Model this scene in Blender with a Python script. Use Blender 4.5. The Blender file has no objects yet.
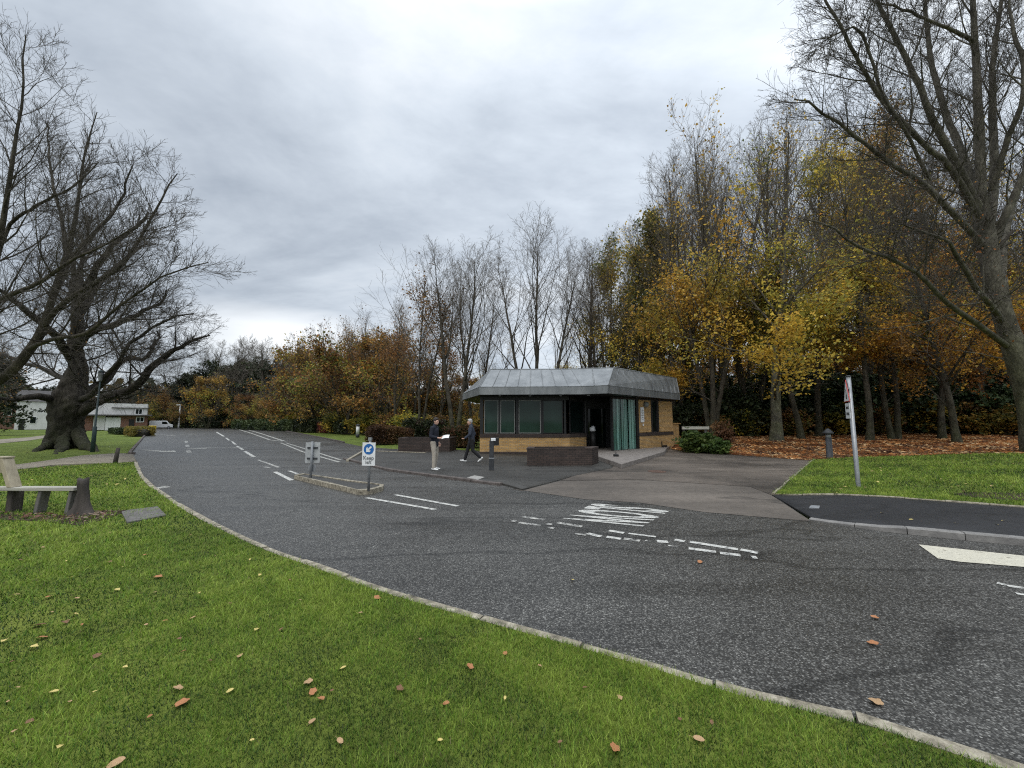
import bpy, bmesh, math, random
import numpy as np
from mathutils import Vector, Matrix
from mathutils.geometry import delaunay_2d_cdt

random.seed(7)
RNG = np.random.default_rng(11)
R = math.radians
scene = bpy.context.scene
COL = scene.collection

# ------------------------------------------------------------------ camera
CAM_H = 1.75
PITCH = R(5.35)
FPX = 385.0
cd = bpy.data.cameras.new('camera')
cam = bpy.data.objects.new('camera', cd)
COL.objects.link(cam)
cam.location = (0, 0, CAM_H)
cam.rotation_euler = (R(90) + PITCH, 0, 0)
cd.sensor_width = 36.0
cd.lens = FPX / 1024 * 36.0
cd.clip_start = 0.05
cd.clip_end = 2000
scene.camera = cam
SP, CP = math.sin(PITCH), math.cos(PITCH)


def W(u, v, t):
    """photo survey: the point seen at (u, v) at a distance t ahead"""
    xc, yc = (u - 512) / FPX, (384 - v) / FPX
    return Vector((xc * t, t * (CP - yc * SP), CAM_H + t * (SP + yc * CP)))


def G(u, v, z=0.0):
    """photo survey: the point on level z seen at (u, v)"""
    yc = (384 - v) / FPX
    return W(u, v, (z - CAM_H) / (SP + yc * CP))


def ss(x):
    x = min(1.0, max(0.0, x))
    return x * x * (3 - 2 * x)


def H(x, y):
    """height of the land: level everywhere but the wooded bank on the right"""
    d1 = (x - (6.1 + 0.89 * (y - 9.2))) / 1.34
    d3 = (x - 6.1) * 0.427 + (y - 9.2) * 0.904
    d2 = (x - 13.4) * 0.70 + (y - 17.4) * 0.71
    a = ss(min(d1, d3) / 9)
    b = ss(d2 / 9) * ss((x - 6) / 5)
    return 0.45 * max(a, b) + 0.6 * ss((d2 - 9) / 30)


def GH(u, v):
    z = 0.0
    for _ in range(12):
        p = G(u, v, z)
        z = 0.5 * z + 0.5 * H(p.x, p.y)
    return Vector((p.x, p.y, H(p.x, p.y)))


# ------------------------------------------------------------------ object helpers
def tag(o, label=None, cat=None, group=None, kind=None):
    if label: o['label'] = label
    if cat: o['category'] = cat
    if group: o['group'] = group
    if kind: o['kind'] = kind
    return o


def empty(name, loc, rz=0.0):
    o = bpy.data.objects.new(name, None)
    COL.objects.link(o)
    o.location = loc
    o.rotation_euler = (0, 0, rz)
    o.empty_display_size = 0.2
    return o


def children(o):
    return [c for c in list(bpy.data.objects) if c.parent == o]


KIDS = {}


def set_parent(c, p):
    c.parent = p
    KIDS.setdefault(p.name, []).append(c)


def copy_tree(o, parent=None):
    c = o.copy()
    COL.objects.link(c)
    if parent is not None:
        set_parent(c, parent)
    for ch in list(KIDS.get(o.name, [])):
        copy_tree(ch, c)
    return c


def origin_of(parent):
    o = Vector((0, 0, 0))
    while parent is not None:
        o += parent.location
        parent = parent.parent
    return o


class MB:
    """collects faces; builds ONE mesh object with metre UVs"""

    def __init__(s):
        s.v, s.f, s.m = [], [], []
        s.smooth = []

    def add(s, vs, fs, mi=0, smooth=False):
        b = len(s.v)
        s.v += [tuple(p) for p in vs]
        for f in fs:
            s.f.append([b + i for i in f]); s.m.append(mi); s.smooth.append(smooth)
        return s

    def box(s, c, size, rz=0.0, mi=0, M=None):
        hx, hy, hz = size[0] / 2, size[1] / 2, size[2] / 2
        vs = [Vector((x, y, z)) for x in (-hx, hx) for y in (-hy, hy) for z in (-hz, hz)]
        m = M if M is not None else Matrix.Rotation(rz, 3, 'Z')
        vs = [m @ p + Vector(c) for p in vs]
        s.add(vs, [(0, 1, 3, 2), (4, 6, 7, 5), (0, 4, 5, 1), (2, 3, 7, 6), (0, 2, 6, 4), (1, 5, 7, 3)], mi)
        return s

    def prism(s, poly, z0, z1, mi=0, top=True, bottom=True):
        n = len(poly)
        z0f = z0 if callable(z0) else (lambda i: z0)
        vs = [(p[0], p[1], z0f(i)) for i, p in enumerate(poly)] + [(p[0], p[1], z1) for p in poly]
        fs = [(i, (i + 1) % n, n + (i + 1) % n, n + i) for i in range(n)]
        if top: fs.append(tuple(range(n, 2 * n)))
        if bottom: fs.append(tuple(range(n - 1, -1, -1)))
        s.add(vs, fs, mi)
        return s

    def tube(s, path, radii, n=10, mi=0, cap=True, smooth=True):
        path = [Vector(p) for p in path]
        if not hasattr(radii, '__len__'): radii = [radii] * len(path)
        vs, fs = [], []
        ref = None
        for i, p in enumerate(path):
            d = (path[min(i + 1, len(path) - 1)] - path[max(i - 1, 0)])
            d = d.normalized() if d.length > 1e-9 else Vector((0, 0, 1))
            if ref is None:
                ref = Vector((1, 0, 0)) if abs(d.x) < .8 else Vector((0, 1, 0))
            u = (ref - d * ref.dot(d)).normalized(); w = d.cross(u); ref = u
            for k in range(n):
                a = 2 * math.pi * k / n
                vs.append(p + radii[i] * (math.cos(a) * u + math.sin(a) * w))
        for i in range(len(path) - 1):
            for k in range(n):
                fs.append((i * n + k, i * n + (k + 1) % n, (i + 1) * n + (k + 1) % n, (i + 1) * n + k))
        s.add(vs, fs, mi, smooth)
        if cap:
            s.add(vs[:n], [tuple(range(n - 1, -1, -1))], mi)
            s.add(vs[-n:], [tuple(range(n))], mi)
        return s

    def cyl(s, base, r, h, n=16, mi=0, r2=None):
        b = Vector(base)
        return s.tube([b, b + Vector((0, 0, h))], [r, r if r2 is None else r2], n, mi)

    def ball(s, c, rad, seg=12, rings=8, mi=0, zmin=-1.0):
        vs, fs = [], []
        for i in range(rings + 1):
            a = math.pi * i / rings
            for k in range(seg):
                b = 2 * math.pi * k / seg
                vs.append((c[0] + rad[0] * math.sin(a) * math.cos(b), c[1] + rad[1] * math.sin(a) * math.sin(b), c[2] + rad[2] * max(zmin, math.cos(a))))
        for i in range(rings):
            for k in range(seg):
                fs.append((i * seg + k, (i + 1) * seg + k, (i + 1) * seg + (k + 1) % seg, i * seg + (k + 1) % seg))
        return s.add(vs, fs, mi, True)

    def quad(s, a, b, c, d, mi=0):
        return s.add([a, b, c, d], [(0, 1, 2, 3)], mi)

    def build(s, name, mats, parent=None, loc=None, bevel=0.0, recalc=True):
        """vertices are given in world metres (of an unrotated parent)"""
        off = Vector(loc) if loc is not None else Vector((0, 0, 0))
        base = origin_of(parent) if parent is not None else Vector((0, 0, 0))
        me = bpy.data.meshes.new(name)
        me.from_pydata([tuple(Vector(p) - off - base) for p in s.v], [], s.f)
        if not isinstance(mats, (list, tuple)): mats = [mats]
        for m in mats: me.materials.append(m)
        me.polygons.foreach_set('material_index', s.m)
        me.polygons.foreach_set('use_smooth', s.smooth)
        bm = bmesh.new(); bm.from_mesh(me)
        bmesh.ops.remove_doubles(bm, verts=bm.verts, dist=1e-5)
        if recalc: bmesh.ops.recalc_face_normals(bm, faces=bm.faces)
        if bevel > 0:
            es = [e for e in bm.edges if len(e.link_faces) == 2 and e.calc_face_angle(0) > 0.6]
            bmesh.ops.bevel(bm, geom=es, offset=bevel, segments=1, affect='EDGES', profile=0.7)
        uv = bm.loops.layers.uv.new('UVMap')
        for f in bm.faces:
            nrm = f.normal
            if abs(nrm.z) > 0.75:
                for l in f.loops: l[uv].uv = (l.vert.co.x, l.vert.co.y)
            else:
                tx = Vector((-nrm.y, nrm.x, 0))
                tx = tx.normalized() if tx.length > 1e-6 else Vector((1, 0, 0))
                for l in f.loops: l[uv].uv = (l.vert.co.dot(tx), l.vert.co.z)
        bm.to_mesh(me); bm.free()
        o = bpy.data.objects.new(name, me)
        COL.objects.link(o)
        o.location = off
        if parent is not None: set_parent(o, parent)
        return o


def np_mesh(name, verts, faces, mat, parent=None, colors=None, smooth=False):
    """mesh object out of numpy arrays; faces is (N, 3) or (N, 4) or a list of such"""
    if not isinstance(faces, list): faces = [faces]
    faces = [f for f in faces if len(f)]
    me = bpy.data.meshes.new(name)
    me.vertices.add(len(verts))
    me.vertices.foreach_set('co', np.asarray(verts, np.float32).ravel())
    li = np.concatenate([f.ravel() for f in faces]).astype(np.int32)
    tot = np.concatenate([np.full(len(f), f.shape[1], np.int32) for f in faces])
    st = np.concatenate([[0], np.cumsum(tot)[:-1]]).astype(np.int32)
    me.loops.add(len(li)); me.loops.foreach_set('vertex_index', li)
    me.polygons.add(len(tot))
    me.polygons.foreach_set('loop_start', st)
    try: me.polygons.foreach_set('loop_total', tot)
    except Exception: pass
    if smooth: me.polygons.foreach_set('use_smooth', np.ones(len(tot), bool))
    if colors is not None:
        at = me.color_attributes.new('Col', 'FLOAT_COLOR', 'POINT')
        c = np.ones((len(verts), 4), np.float32); c[:, :3] = colors
        at.data.foreach_set('color', c.ravel())
    me.materials.append(mat)
    me.update(calc_edges=True)
    me.validate()
    o = bpy.data.objects.new(name, me)
    COL.objects.link(o)
    if parent is not None: set_parent(o, parent)
    return o


# ------------------------------------------------------------------ materials
class NT:
    def __init__(s, name, world=None):
        if world is None:
            s.mat = bpy.data.materials.new(name); s.mat.use_nodes = True; s.t = s.mat.node_tree
        else:
            s.t = world.node_tree
        s.t.nodes.clear()

    def n(s, typ, **kw):
        nd = s.t.nodes.new(typ)
        for k, v in kw.items():
            if k.startswith('i_'):
                key = k[2:]
                key = int(key) if key.isdigit() else key.replace('_', ' ')
                s.set(nd, key, v)
            else: setattr(nd, k, v)
        return nd

    def set(s, nd, key, v):
        if isinstance(v, bpy.types.NodeSocket): s.t.links.new(v, nd.inputs[key])
        else: nd.inputs[key].default_value = v

    def link(s, a, b): s.t.links.new(a, b)

    def coord(s, which='Object', scale=(1, 1, 1), rot=(0, 0, 0)):
        tc = s.n('ShaderNodeTexCoord')
        mp = s.n('ShaderNodeMapping')
        mp.inputs['Scale'].default_value = scale
        mp.inputs['Rotation'].default_value = rot
        s.link(tc.outputs[which], mp.inputs['Vector'])
        return mp.outputs[0]

    def noise(s, vec, scale, detail=4, rough=0.6, dist=0.0, out='Fac'):
        nd = s.n('ShaderNodeTexNoise', i_Vector=vec, i_Scale=scale, i_Detail=detail, i_Roughness=rough, i_Distortion=dist)
        return nd.outputs[out]

    def ramp(s, fac, stops, interp='LINEAR'):
        nd = s.n('ShaderNodeValToRGB', i_Fac=fac)
        cr = nd.color_ramp
        cr.interpolation = interp
        while len(cr.elements) < len(stops): cr.elements.new(0.5)
        for e, (p, c) in zip(cr.elements, stops):
            e.position = p
            e.color = (c, c, c, 1) if not hasattr(c, '__len__') else (*c[:3], 1)
        return nd.outputs[0]

    def mix(s, fac, a, b, mode='MIX'):
        nd = s.n('ShaderNodeMix', data_type='RGBA', blend_type=mode)
        for k, v in ((0, fac), (6, a), (7, b)):
            if isinstance(v, bpy.types.NodeSocket): s.link(v, nd.inputs[k])
            elif hasattr(v, '__len__'): nd.inputs[k].default_value = (*v[:3], 1)
            else: nd.inputs[k].default_value = v if k == 0 else (v, v, v, 1)
        return nd.outputs[2]

    def math(s, op, a, b=0.0, c=0.0, clamp=False):
        nd = s.n('ShaderNodeMath', operation=op, use_clamp=clamp)
        for k, v in enumerate((a, b, c)):
            if isinstance(v, bpy.types.NodeSocket): s.link(v, nd.inputs[k])
            else: nd.inputs[k].default_value = v
        return nd.outputs[0]

    def bump(s, height, strength=0.3, dist=0.02):
        nd = s.n('ShaderNodeBump', i_Height=height, i_Strength=strength, i_Distance=dist)
        return nd.outputs[0]

    def pbr(s, color, rough=0.7, normal=None, metal=0.0, spec=0.5, **kw):
        b = s.n('ShaderNodeBsdfPrincipled')
        for k, v in (('Base Color', color), ('Roughness', rough), ('Metallic', metal), ('Specular IOR Level', spec)):
            if k == 'Base Color' and hasattr(v, '__len__') and not isinstance(v, bpy.types.NodeSocket): v = (*v[:3], 1)
            s.set(b, k, v)
        if normal is not None: s.set(b, 'Normal', normal)
        return b.outputs[0]

    def out(s, sh):
        o = s.n('ShaderNodeOutputMaterial')
        s.link(sh, o.inputs[0])
        return s.mat


def mk(name, c1, c2, scale=6.0, rough=0.7, bump=0.0, metal=0.0, spec=0.4, stretch=(1, 1, 1), c3=None, bdist=0.01, detail=5):
    """general weathered surface: two or three tones mixed by noise, fine bump"""
    t = NT(name)
    v = t.coord('Object', stretch)
    f = t.noise(v, scale, detail, 0.65)
    stops = [(0.3, c1), (0.68, c2)] if c3 is None else [(0.28, c1), (0.5, c2), (0.72, c3)]
    col = t.ramp(f, stops)
    fine = t.noise(v, scale * 9, 3, 0.6)
    col = t.mix(0.25, col, t.ramp(fine, [(0.3, 0.55), (0.7, 1.25)]), 'MULTIPLY')
    rg = t.ramp(f, [(0.2, max(0, rough - 0.08)), (0.8, min(1, rough + 0.08))])
    nm = t.bump(fine, bump, bdist) if bump > 0 else None
    return t.out(t.pbr(col, rg, nm, metal, spec))


def mk_leaf(name, tint=(1, 1, 1), transl=0.35, var=0.25):
    t = NT(name)
    at = t.n('ShaderNodeAttribute', attribute_name='Col')
    oi = t.n('ShaderNodeObjectInfo')
    k = t.math('MULTIPLY_ADD', oi.outputs['Random'], 2 * var, 1 - var)
    col = t.mix(1.0, at.outputs['Color'], t.n('ShaderNodeRGB').outputs[0], 'MULTIPLY')
    col.node.inputs[7].links[0].from_node.outputs[0].default_value = (*tint, 1)
    hs = t.n('ShaderNodeHueSaturation', i_Color=col, i_Value=k)
    t.set(hs, 'Hue', t.math('MULTIPLY_ADD', oi.outputs['Random'], 0.04, 0.48))
    d = t.pbr(hs.outputs[0], 0.55, spec=0.3)
    tr = t.n('ShaderNodeBsdfTranslucent', i_Color=hs.outputs[0])
    ms = t.n('ShaderNodeMixShader')
    ms.inputs[0].default_value = transl
    t.link(d, ms.inputs[1]); t.link(tr.outputs[0], ms.inputs[2])
    return t.out(ms.outputs[0])


def mk_asphalt(name, base, light, patch=(0.75, 1.2), speck=0.5, rough=0.55, scale=1.0):
    t = NT(name)
    v = t.coord('Object')
    vo = t.n('ShaderNodeTexVoronoi', i_Vector=v, i_Scale=85.0 * scale, i_Randomness=1.0)
    vc = t.n('ShaderNodeSeparateColor', i_Color=vo.outputs['Color'])
    st = t.ramp(vc.outputs[0], [(0.25, 0.0), (0.6, 0.25), (0.84, 0.5), (1.0, 1.0)])
    edge = t.ramp(vo.outputs['Distance'], [(0.2, 1.0), (0.75, 0.25)])
    n1 = t.noise(v, 30 * scale, 3, 0.7)
    g = t.math('MULTIPLY', st, edge)
    g = t.math('MULTIPLY', g, t.ramp(n1, [(0.25, 0.3), (0.7, 1.3)]))
    col = t.mix(t.math('MULTIPLY', g, speck, clamp=True), base, light)
    big = t.noise(v, 0.35, 4, 0.6)
    col = t.mix(1.0, col, t.ramp(big, [(0.3, patch[0]), (0.7, patch[1])]), 'MULTIPLY')
    # long worn wheel tracks and tar seams
    v2 = t.coord('Object', (0.06, 0.5, 1), (0, 0, R(12)))
    tr = t.noise(v2, 2.2, 4, 0.6, 0.4)
    col = t.mix(1.0, col, t.ramp(tr, [(0.3, 0.8), (0.65, 1.15)]), 'MULTIPLY')
    med = t.noise(v, 7.0, 5, 0.7)
    col = t.mix(1.0, col, t.ramp(med, [(0.3, 0.78), (0.7, 1.18)]), 'MULTIPLY')
    hgt = t.math('ADD', t.math('MULTIPLY', edge, 0.6), t.math('MULTIPLY', n1, 0.5))
    seam = t.noise(t.coord('Object', (0.22, 0.9, 1), (0, 0, R(-35))), 0.5, 3, 0.5, 0.3)
    sm = t.ramp(t.math('ABSOLUTE', t.math('SUBTRACT', seam, 0.5)), [(0.0, 0.55), (0.006, 0.7), (0.012, 1.0)])
    col = t.mix(1.0, col, sm, 'MULTIPLY')
    rg = t.ramp(t.math('ADD', t.math('MULTIPLY', big, .5), t.math('MULTIPLY', tr, .5)), [(0.3, rough - 0.17), (0.7, rough + 0.1)])
    return t.out(t.pbr(col, rg, t.bump(hgt, 0.5, 0.005), spec=0.36))


def mk_paint(name, col, wear=(0.42, 0.55)):
    t = NT(name)
    v = t.coord('Object')
    n1 = t.noise(v, 9, 6, 0.75)
    n2 = t.noise(v, 70, 3, 0.7)
    f = t.math('ADD', t.math('MULTIPLY', n1, 0.7), t.math('MULTIPLY', n2, 0.3))
    a = t.ramp(f, [(wear[0], 0.0), (wear[1], 1.0)])
    c = t.mix(t.ramp(n1, [(0.3, 0.0), (0.75, 0.8)]), col, (0.40, 0.38, 0.32))
    c = t.mix(0.6, c, t.ramp(n2, [(0.3, 0.55), (0.65, 1.1)]), 'MULTIPLY')
    sh = t.pbr(c, 0.6, t.bump(n2, 0.3, 0.004))
    tr = t.n('ShaderNodeBsdfTransparent')
    ms = t.n('ShaderNodeMixShader')
    t.link(a, ms.inputs[0]); t.link(tr.outputs[0], ms.inputs[1]); t.link(sh, ms.inputs[2])
    return t.out(ms.outputs[0])


def mk_brick(name, c1, c2, mortar, bw=0.225, bh=0.075, ms=0.010):
    t = NT(name)
    tc = t.n('ShaderNodeTexCoord')
    b = t.n('ShaderNodeTexBrick', i_Vector=tc.outputs['UV'], i_Color1=(*c1, 1), i_Color2=(*c2, 1), i_Mortar=(*mortar, 1), i_Scale=1.0)
    b.inputs['Mortar Size'].default_value = ms
    b.inputs['Brick Width'].default_value = bw
    b.inputs['Row Height'].default_value = bh
    b.inputs['Bias'].default_value = -0.1
    v = t.coord('Object')
    n = t.noise(v, 3.0, 5, 0.65); f = t.noise(v, 40, 3, 0.6)
    col = t.mix(1.0, b.outputs['Color'], t.ramp(n, [(0.25, 0.7), (0.75, 1.2)]), 'MULTIPLY')
    col = t.mix(0.5, col, t.ramp(f, [(0.3, 0.7), (0.7, 1.25)]), 'MULTIPLY')
    h = t.math('SUBTRACT', 1.0, b.outputs['Fac'])
    return t.out(t.pbr(col, 0.85, t.bump(h, 0.6, 0.008), spec=0.25))


def mk_bark(name, dark, light, moss=None, scale=1.0, rough_disp=0.8, moss_h=(0.3, 3.5)):
    t = NT(name)
    v = t.coord('Object', (1, 1, 0.22))
    n = t.noise(v, 9 * scale, 6, 0.7, 0.6)
    m = t.noise(t.coord('Object'), 0.9, 4, 0.6)
    col = t.ramp(n, [(0.3, dark), (0.7, light)])
    col = t.mix(1.0, col, t.ramp(m, [(0.3, 0.65), (0.7, 1.25)]), 'MULTIPLY')
    if moss is not None:
        g = t.n('ShaderNodeNewGeometry')
        sp = t.n('ShaderNodeSeparateXYZ', i_Vector=g.outputs['Position'])
        mr = t.n('ShaderNodeMapRange', i_Value=sp.outputs[2])
        mr.inputs[1].default_value = moss_h[0]; mr.inputs[2].default_value = moss_h[1]
        mr.inputs[3].default_value = 1.0; mr.inputs[4].default_value = 0.0
        f = t.math('MULTIPLY', mr.outputs[0], t.ramp(m, [(0.35, 0.1), (0.6, 0.9)]), clamp=True)
        col = t.mix(f, col, moss)
    fi = t.noise(t.coord('Object', (1, 1, 0.3)), 34 * scale, 4, 0.7, 0.4)
    pl = t.noise(t.coord('Object'), 2.6, 4, 0.65)
    col = t.mix(0.8, col, t.ramp(fi, [(0.3, 0.45), (0.68, 1.4)]), 'MULTIPLY')
    col = t.mix(1.0, col, t.ramp(pl, [(0.35, 0.7), (0.65, 1.35)]), 'MULTIPLY')
    return t.out(t.pbr(col, 0.9, t.bump(t.math('ADD', n, t.math('MULTIPLY', fi, .5)), rough_disp, 0.09), spec=0.2))


def mk_ground(name, cols, scale=1.2, fine=26, rough=0.9, bump=0.8, bdist=0.03):
    """soft earth or turf: three tones, clumps and fine grain"""
    t = NT(name)
    v = t.coord('Object')
    a = t.noise(v, scale * 0.25, 5, 0.6)
    b = t.noise(v, scale * 2.2, 5, 0.7)
    c = t.noise(v, fine, 4, 0.75)
    f = t.math('ADD', t.math('MULTIPLY', a, 0.45), t.math('MULTIPLY', b, 0.55))
    col = t.ramp(f, [(0.34, cols[0]), (0.5, cols[1]), (0.64, cols[2])])
    col = t.mix(0.85, col, t.ramp(c, [(0.3, 0.45), (0.7, 1.5)]), 'MULTIPLY')
    h = t.math('ADD', b, c)
    return t.out(t.pbr(col, rough, t.bump(h, bump, bdist), spec=0.15))

# ------------------------------------------------------------------ trees
def nrm(a): return a / np.maximum(np.linalg.norm(a, axis=-1, keepdims=True), 1e-9)


class Batch:
    def __init__(s, P, Rr, L=None):
        s.P, s.R = np.asarray(P, float), np.asarray(Rr, float)
        s.L = np.linalg.norm(np.diff(s.P, axis=1), axis=-1).sum(1) if L is None else L


def grow(p0, d, L, K, wander, up, rng, droop=0.0):
    N = len(p0)
    P = np.zeros((N, K, 3)); P[:, 0] = p0
    d = nrm(d)
    for k in range(1, K):
        d = d + rng.normal(size=(N, 3)) * wander
        d[:, 2] += up - droop * k / K
        d = nrm(d)
        P[:, k] = P[:, k - 1] + d * (L / (K - 1))[:, None]
    return P


def spawn(B, per, t0, t1, ang, angsd, ratio, K, wander, up, rng, rr=0.6, tip=0.25, prof=(1.0, 0.0), minr=0.004, droop=0.0, maxr=9.0, perlen=None, flat=0.0):
    N, Kp, _ = B.P.shape
    cnt = np.full(N, per) if perlen is None else np.maximum(2, (B.L * perlen)).astype(int)
    idx = np.repeat(np.arange(N), cnt)
    if not len(idx): return None
    pos = np.concatenate([(np.arange(c) + rng.random(c)) / c for c in cnt])
    t = t0 + (t1 - t0) * pos
    f = np.clip(t * (Kp - 1), 0, Kp - 1.001); i = f.astype(int); w = (f - i)[:, None]
    p0 = B.P[idx, i] * (1 - w) + B.P[idx, i + 1] * w
    tan = nrm(B.P[idx, i + 1] - B.P[idx, i])
    r0 = B.R[idx, i] * (1 - w[:, 0]) + B.R[idx, i + 1] * w[:, 0]
    phi = np.concatenate([np.arange(c) * 2.39996 + rng.random() * 6.28 for c in cnt]) + rng.normal(size=len(idx)) * 0.5
    ref = np.where(np.abs(tan[:, 2:3]) < 0.9, np.array([[0, 0, 1.0]]), np.array([[1.0, 0, 0]]))
    u = nrm(np.cross(tan, ref)); v = np.cross(u, tan)
    a = np.clip(rng.normal(ang, angsd, len(idx)), 0.15, 1.7)[:, None]
    side = np.cos(phi)[:, None] * u + (1 - flat) * np.sin(phi)[:, None] * v
    d = np.cos(a) * tan + np.sin(a) * nrm(side)
    L = B.L[idx] * ratio * (prof[0] + prof[1] * pos) * rng.uniform(0.7, 1.3, len(idx))
    P = grow(p0, d, L, K, wander, up, rng, droop)
    rb = np.minimum(r0 * rr * rng.uniform(0.75, 1.05, len(idx)), maxr)
    rb = np.maximum(rb, minr)
    s = np.linspace(0, 1, K)[None, :]
    Rr = np.maximum(rb[:, None] * (1 - (1 - tip) * s ** 0.9), minr * 0.8)
    return Batch(P, Rr, L)


def tubes(B, S, rng):
    """(verts, quads) of all the branches of a batch"""
    N, K, _ = B.P.shape
    T = np.gradient(B.P, axis=1); T = nrm(T)
    av = nrm(T.mean(1)); rnd = rng.normal(size=(N, 3))
    ref = nrm(np.cross(av, rnd))[:, None, :]
    u = nrm(ref - T * (ref * T).sum(-1, keepdims=True)); w = np.cross(T, u)
    a = np.arange(S) * 2 * np.pi / S
    V = B.P[:, :, None, :] + B.R[:, :, None, None] * (np.cos(a)[None, None, :, None] * u[:, :, None, :] + np.sin(a)[None, None, :, None] * w[:, :, None, :])
    base = (np.arange(N) * K * S)[:, None, None] + (np.arange(K - 1) * S)[None, :, None]
    k = np.arange(S)[None, None, :]; k2 = (k + 1) % S
    F = np.stack([base + k, base + k2, base + S + k2, base + S + k], -1).reshape(-1, 4)
    return V.reshape(-1, 3), F


def merge(parts):
    V, F, o = [], [], 0
    for v, f in parts:
        V.append(v); F.append(f + o); o += len(v)
    return np.concatenate(V), np.concatenate(F)


def knobbly(V, F, amp, freq, rng):
    """burls and flutes on an old trunk"""
    D = np.zeros(len(V))
    for _ in range(9):
        k = rng.normal(size=3) * freq; k[2] *= 0.6
        D += np.sin(V @ k + rng.random() * 6.28)
    for _ in range(9):
        k = rng.normal(size=3) * freq * 2.4
        D += 0.5 * np.sin(V @ k + rng.random() * 6.28)
    return D / 4.0 * amp


def leaf_cloud(P, size, jitter, rng, cols, colw=None, stretch=1.5, clump=None, sizevar=0.35):
    """diamond leaves, two bent halves; returns verts, tris, colours"""
    N = len(P)
    c = P + rng.normal(size=(N, 3)) * jitter
    n = nrm(rng.normal(size=(N, 3)) + np.array([0, 0, 0.5]))
    u = nrm(np.cross(n, rng.normal(size=(N, 3)))); w = np.cross(n, u)
    s = size * np.clip(rng.normal(1, sizevar, N), 0.4, 2.0)[:, None]
    bend = n * s * 0.25
    V = np.stack([c - u * s * stretch * 0.5, c + w * s * 0.5 + bend, c + u * s * stretch * 0.5, c - w * s * 0.5 + bend], 1).reshape(-1, 3)
    b = (np.arange(N) * 4)[:, None]
    F = np.concatenate([b + np.array([[0, 1, 2]]), b + np.array([[0, 2, 3]])])
    cols = np.array(cols, float)
    if clump is None:
        pick = rng.choice(len(cols), N, p=colw)
    else:  # neighbouring leaves share a tone
        k1, k2 = rng.normal(size=3) * clump, rng.normal(size=3) * clump
        q = 0.5 + 0.25 * np.sin(P @ k1 + 1) + 0.25 * np.sin(P @ k2) + rng.normal(size=N) * 0.16
        pick = np.clip((q * len(cols)).astype(int), 0, len(cols) - 1)
    C = cols[pick] * np.clip(rng.normal(1, 0.22, N), 0.45, 1.6)[:, None]
    return V, F, np.repeat(C, 4, 0)


GOLD = [(0.22, 0.17, 0.025), (0.30, 0.18, 0.025), (0.46, 0.29, 0.04), (0.56, 0.41, 0.07), (0.26, 0.23, 0.045)]
AMBER = [(0.14, 0.07, 0.02), (0.29, 0.14, 0.025), (0.44, 0.22, 0.035), (0.50, 0.29, 0.045), (0.22, 0.15, 0.03)]
OLIVE = [(0.06, 0.068, 0.018), (0.12, 0.12, 0.025), (0.21, 0.19, 0.035), (0.36, 0.28, 0.05), (0.09, 0.10, 0.025)]
RUSSET = [(0.085, 0.048, 0.022), (0.16, 0.085, 0.03), (0.24, 0.125, 0.035), (0.31, 0.175, 0.045), (0.14, 0.105, 0.035)]
GREENY = [(0.05, 0.075, 0.022), (0.09, 0.115, 0.03), (0.15, 0.155, 0.04), (0.28, 0.23, 0.045)]
DARKG = [(0.014, 0.022, 0.010), (0.025, 0.040, 0.016), (0.045, 0.066, 0.026), (0.06, 0.07, 0.03)]

M_BARK = mk_bark('bark_grey', (0.026, 0.023, 0.018), (0.115, 0.10, 0.078), (0.045, 0.055, 0.02), 1.0)
M_BARK_PALE = mk_bark('bark_pale', (0.05, 0.046, 0.038), (0.17, 0.155, 0.125), (0.07, 0.078, 0.032), 0.6, 0.4, (0.2, 7.0))
M_BARK_DARK = mk_bark('bark_dark', (0.014, 0.012, 0.010), (0.075, 0.066, 0.055), (0.032, 0.036, 0.016), 0.8, 1.0)
M_TWIG = mk('twig', (0.08, 0.068, 0.054), (0.16, 0.136, 0.108), 3, 0.9)
M_TWIG_DARK = mk('dark_twig', (0.042, 0.036, 0.03), (0.095, 0.082, 0.068), 3, 0.9)
M_TWIG_PALE = mk('twig_pale', (0.085, 0.075, 0.06), (0.17, 0.15, 0.125), 3, 0.9)
M_LEAF = mk_leaf('autumn_leaf', (1.4, 1.4, 1.5), 0.5)
M_LEAF_DARK = mk_leaf('evergreen_leaf', (1, 1, 1), 0.15, 0.3)


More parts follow.
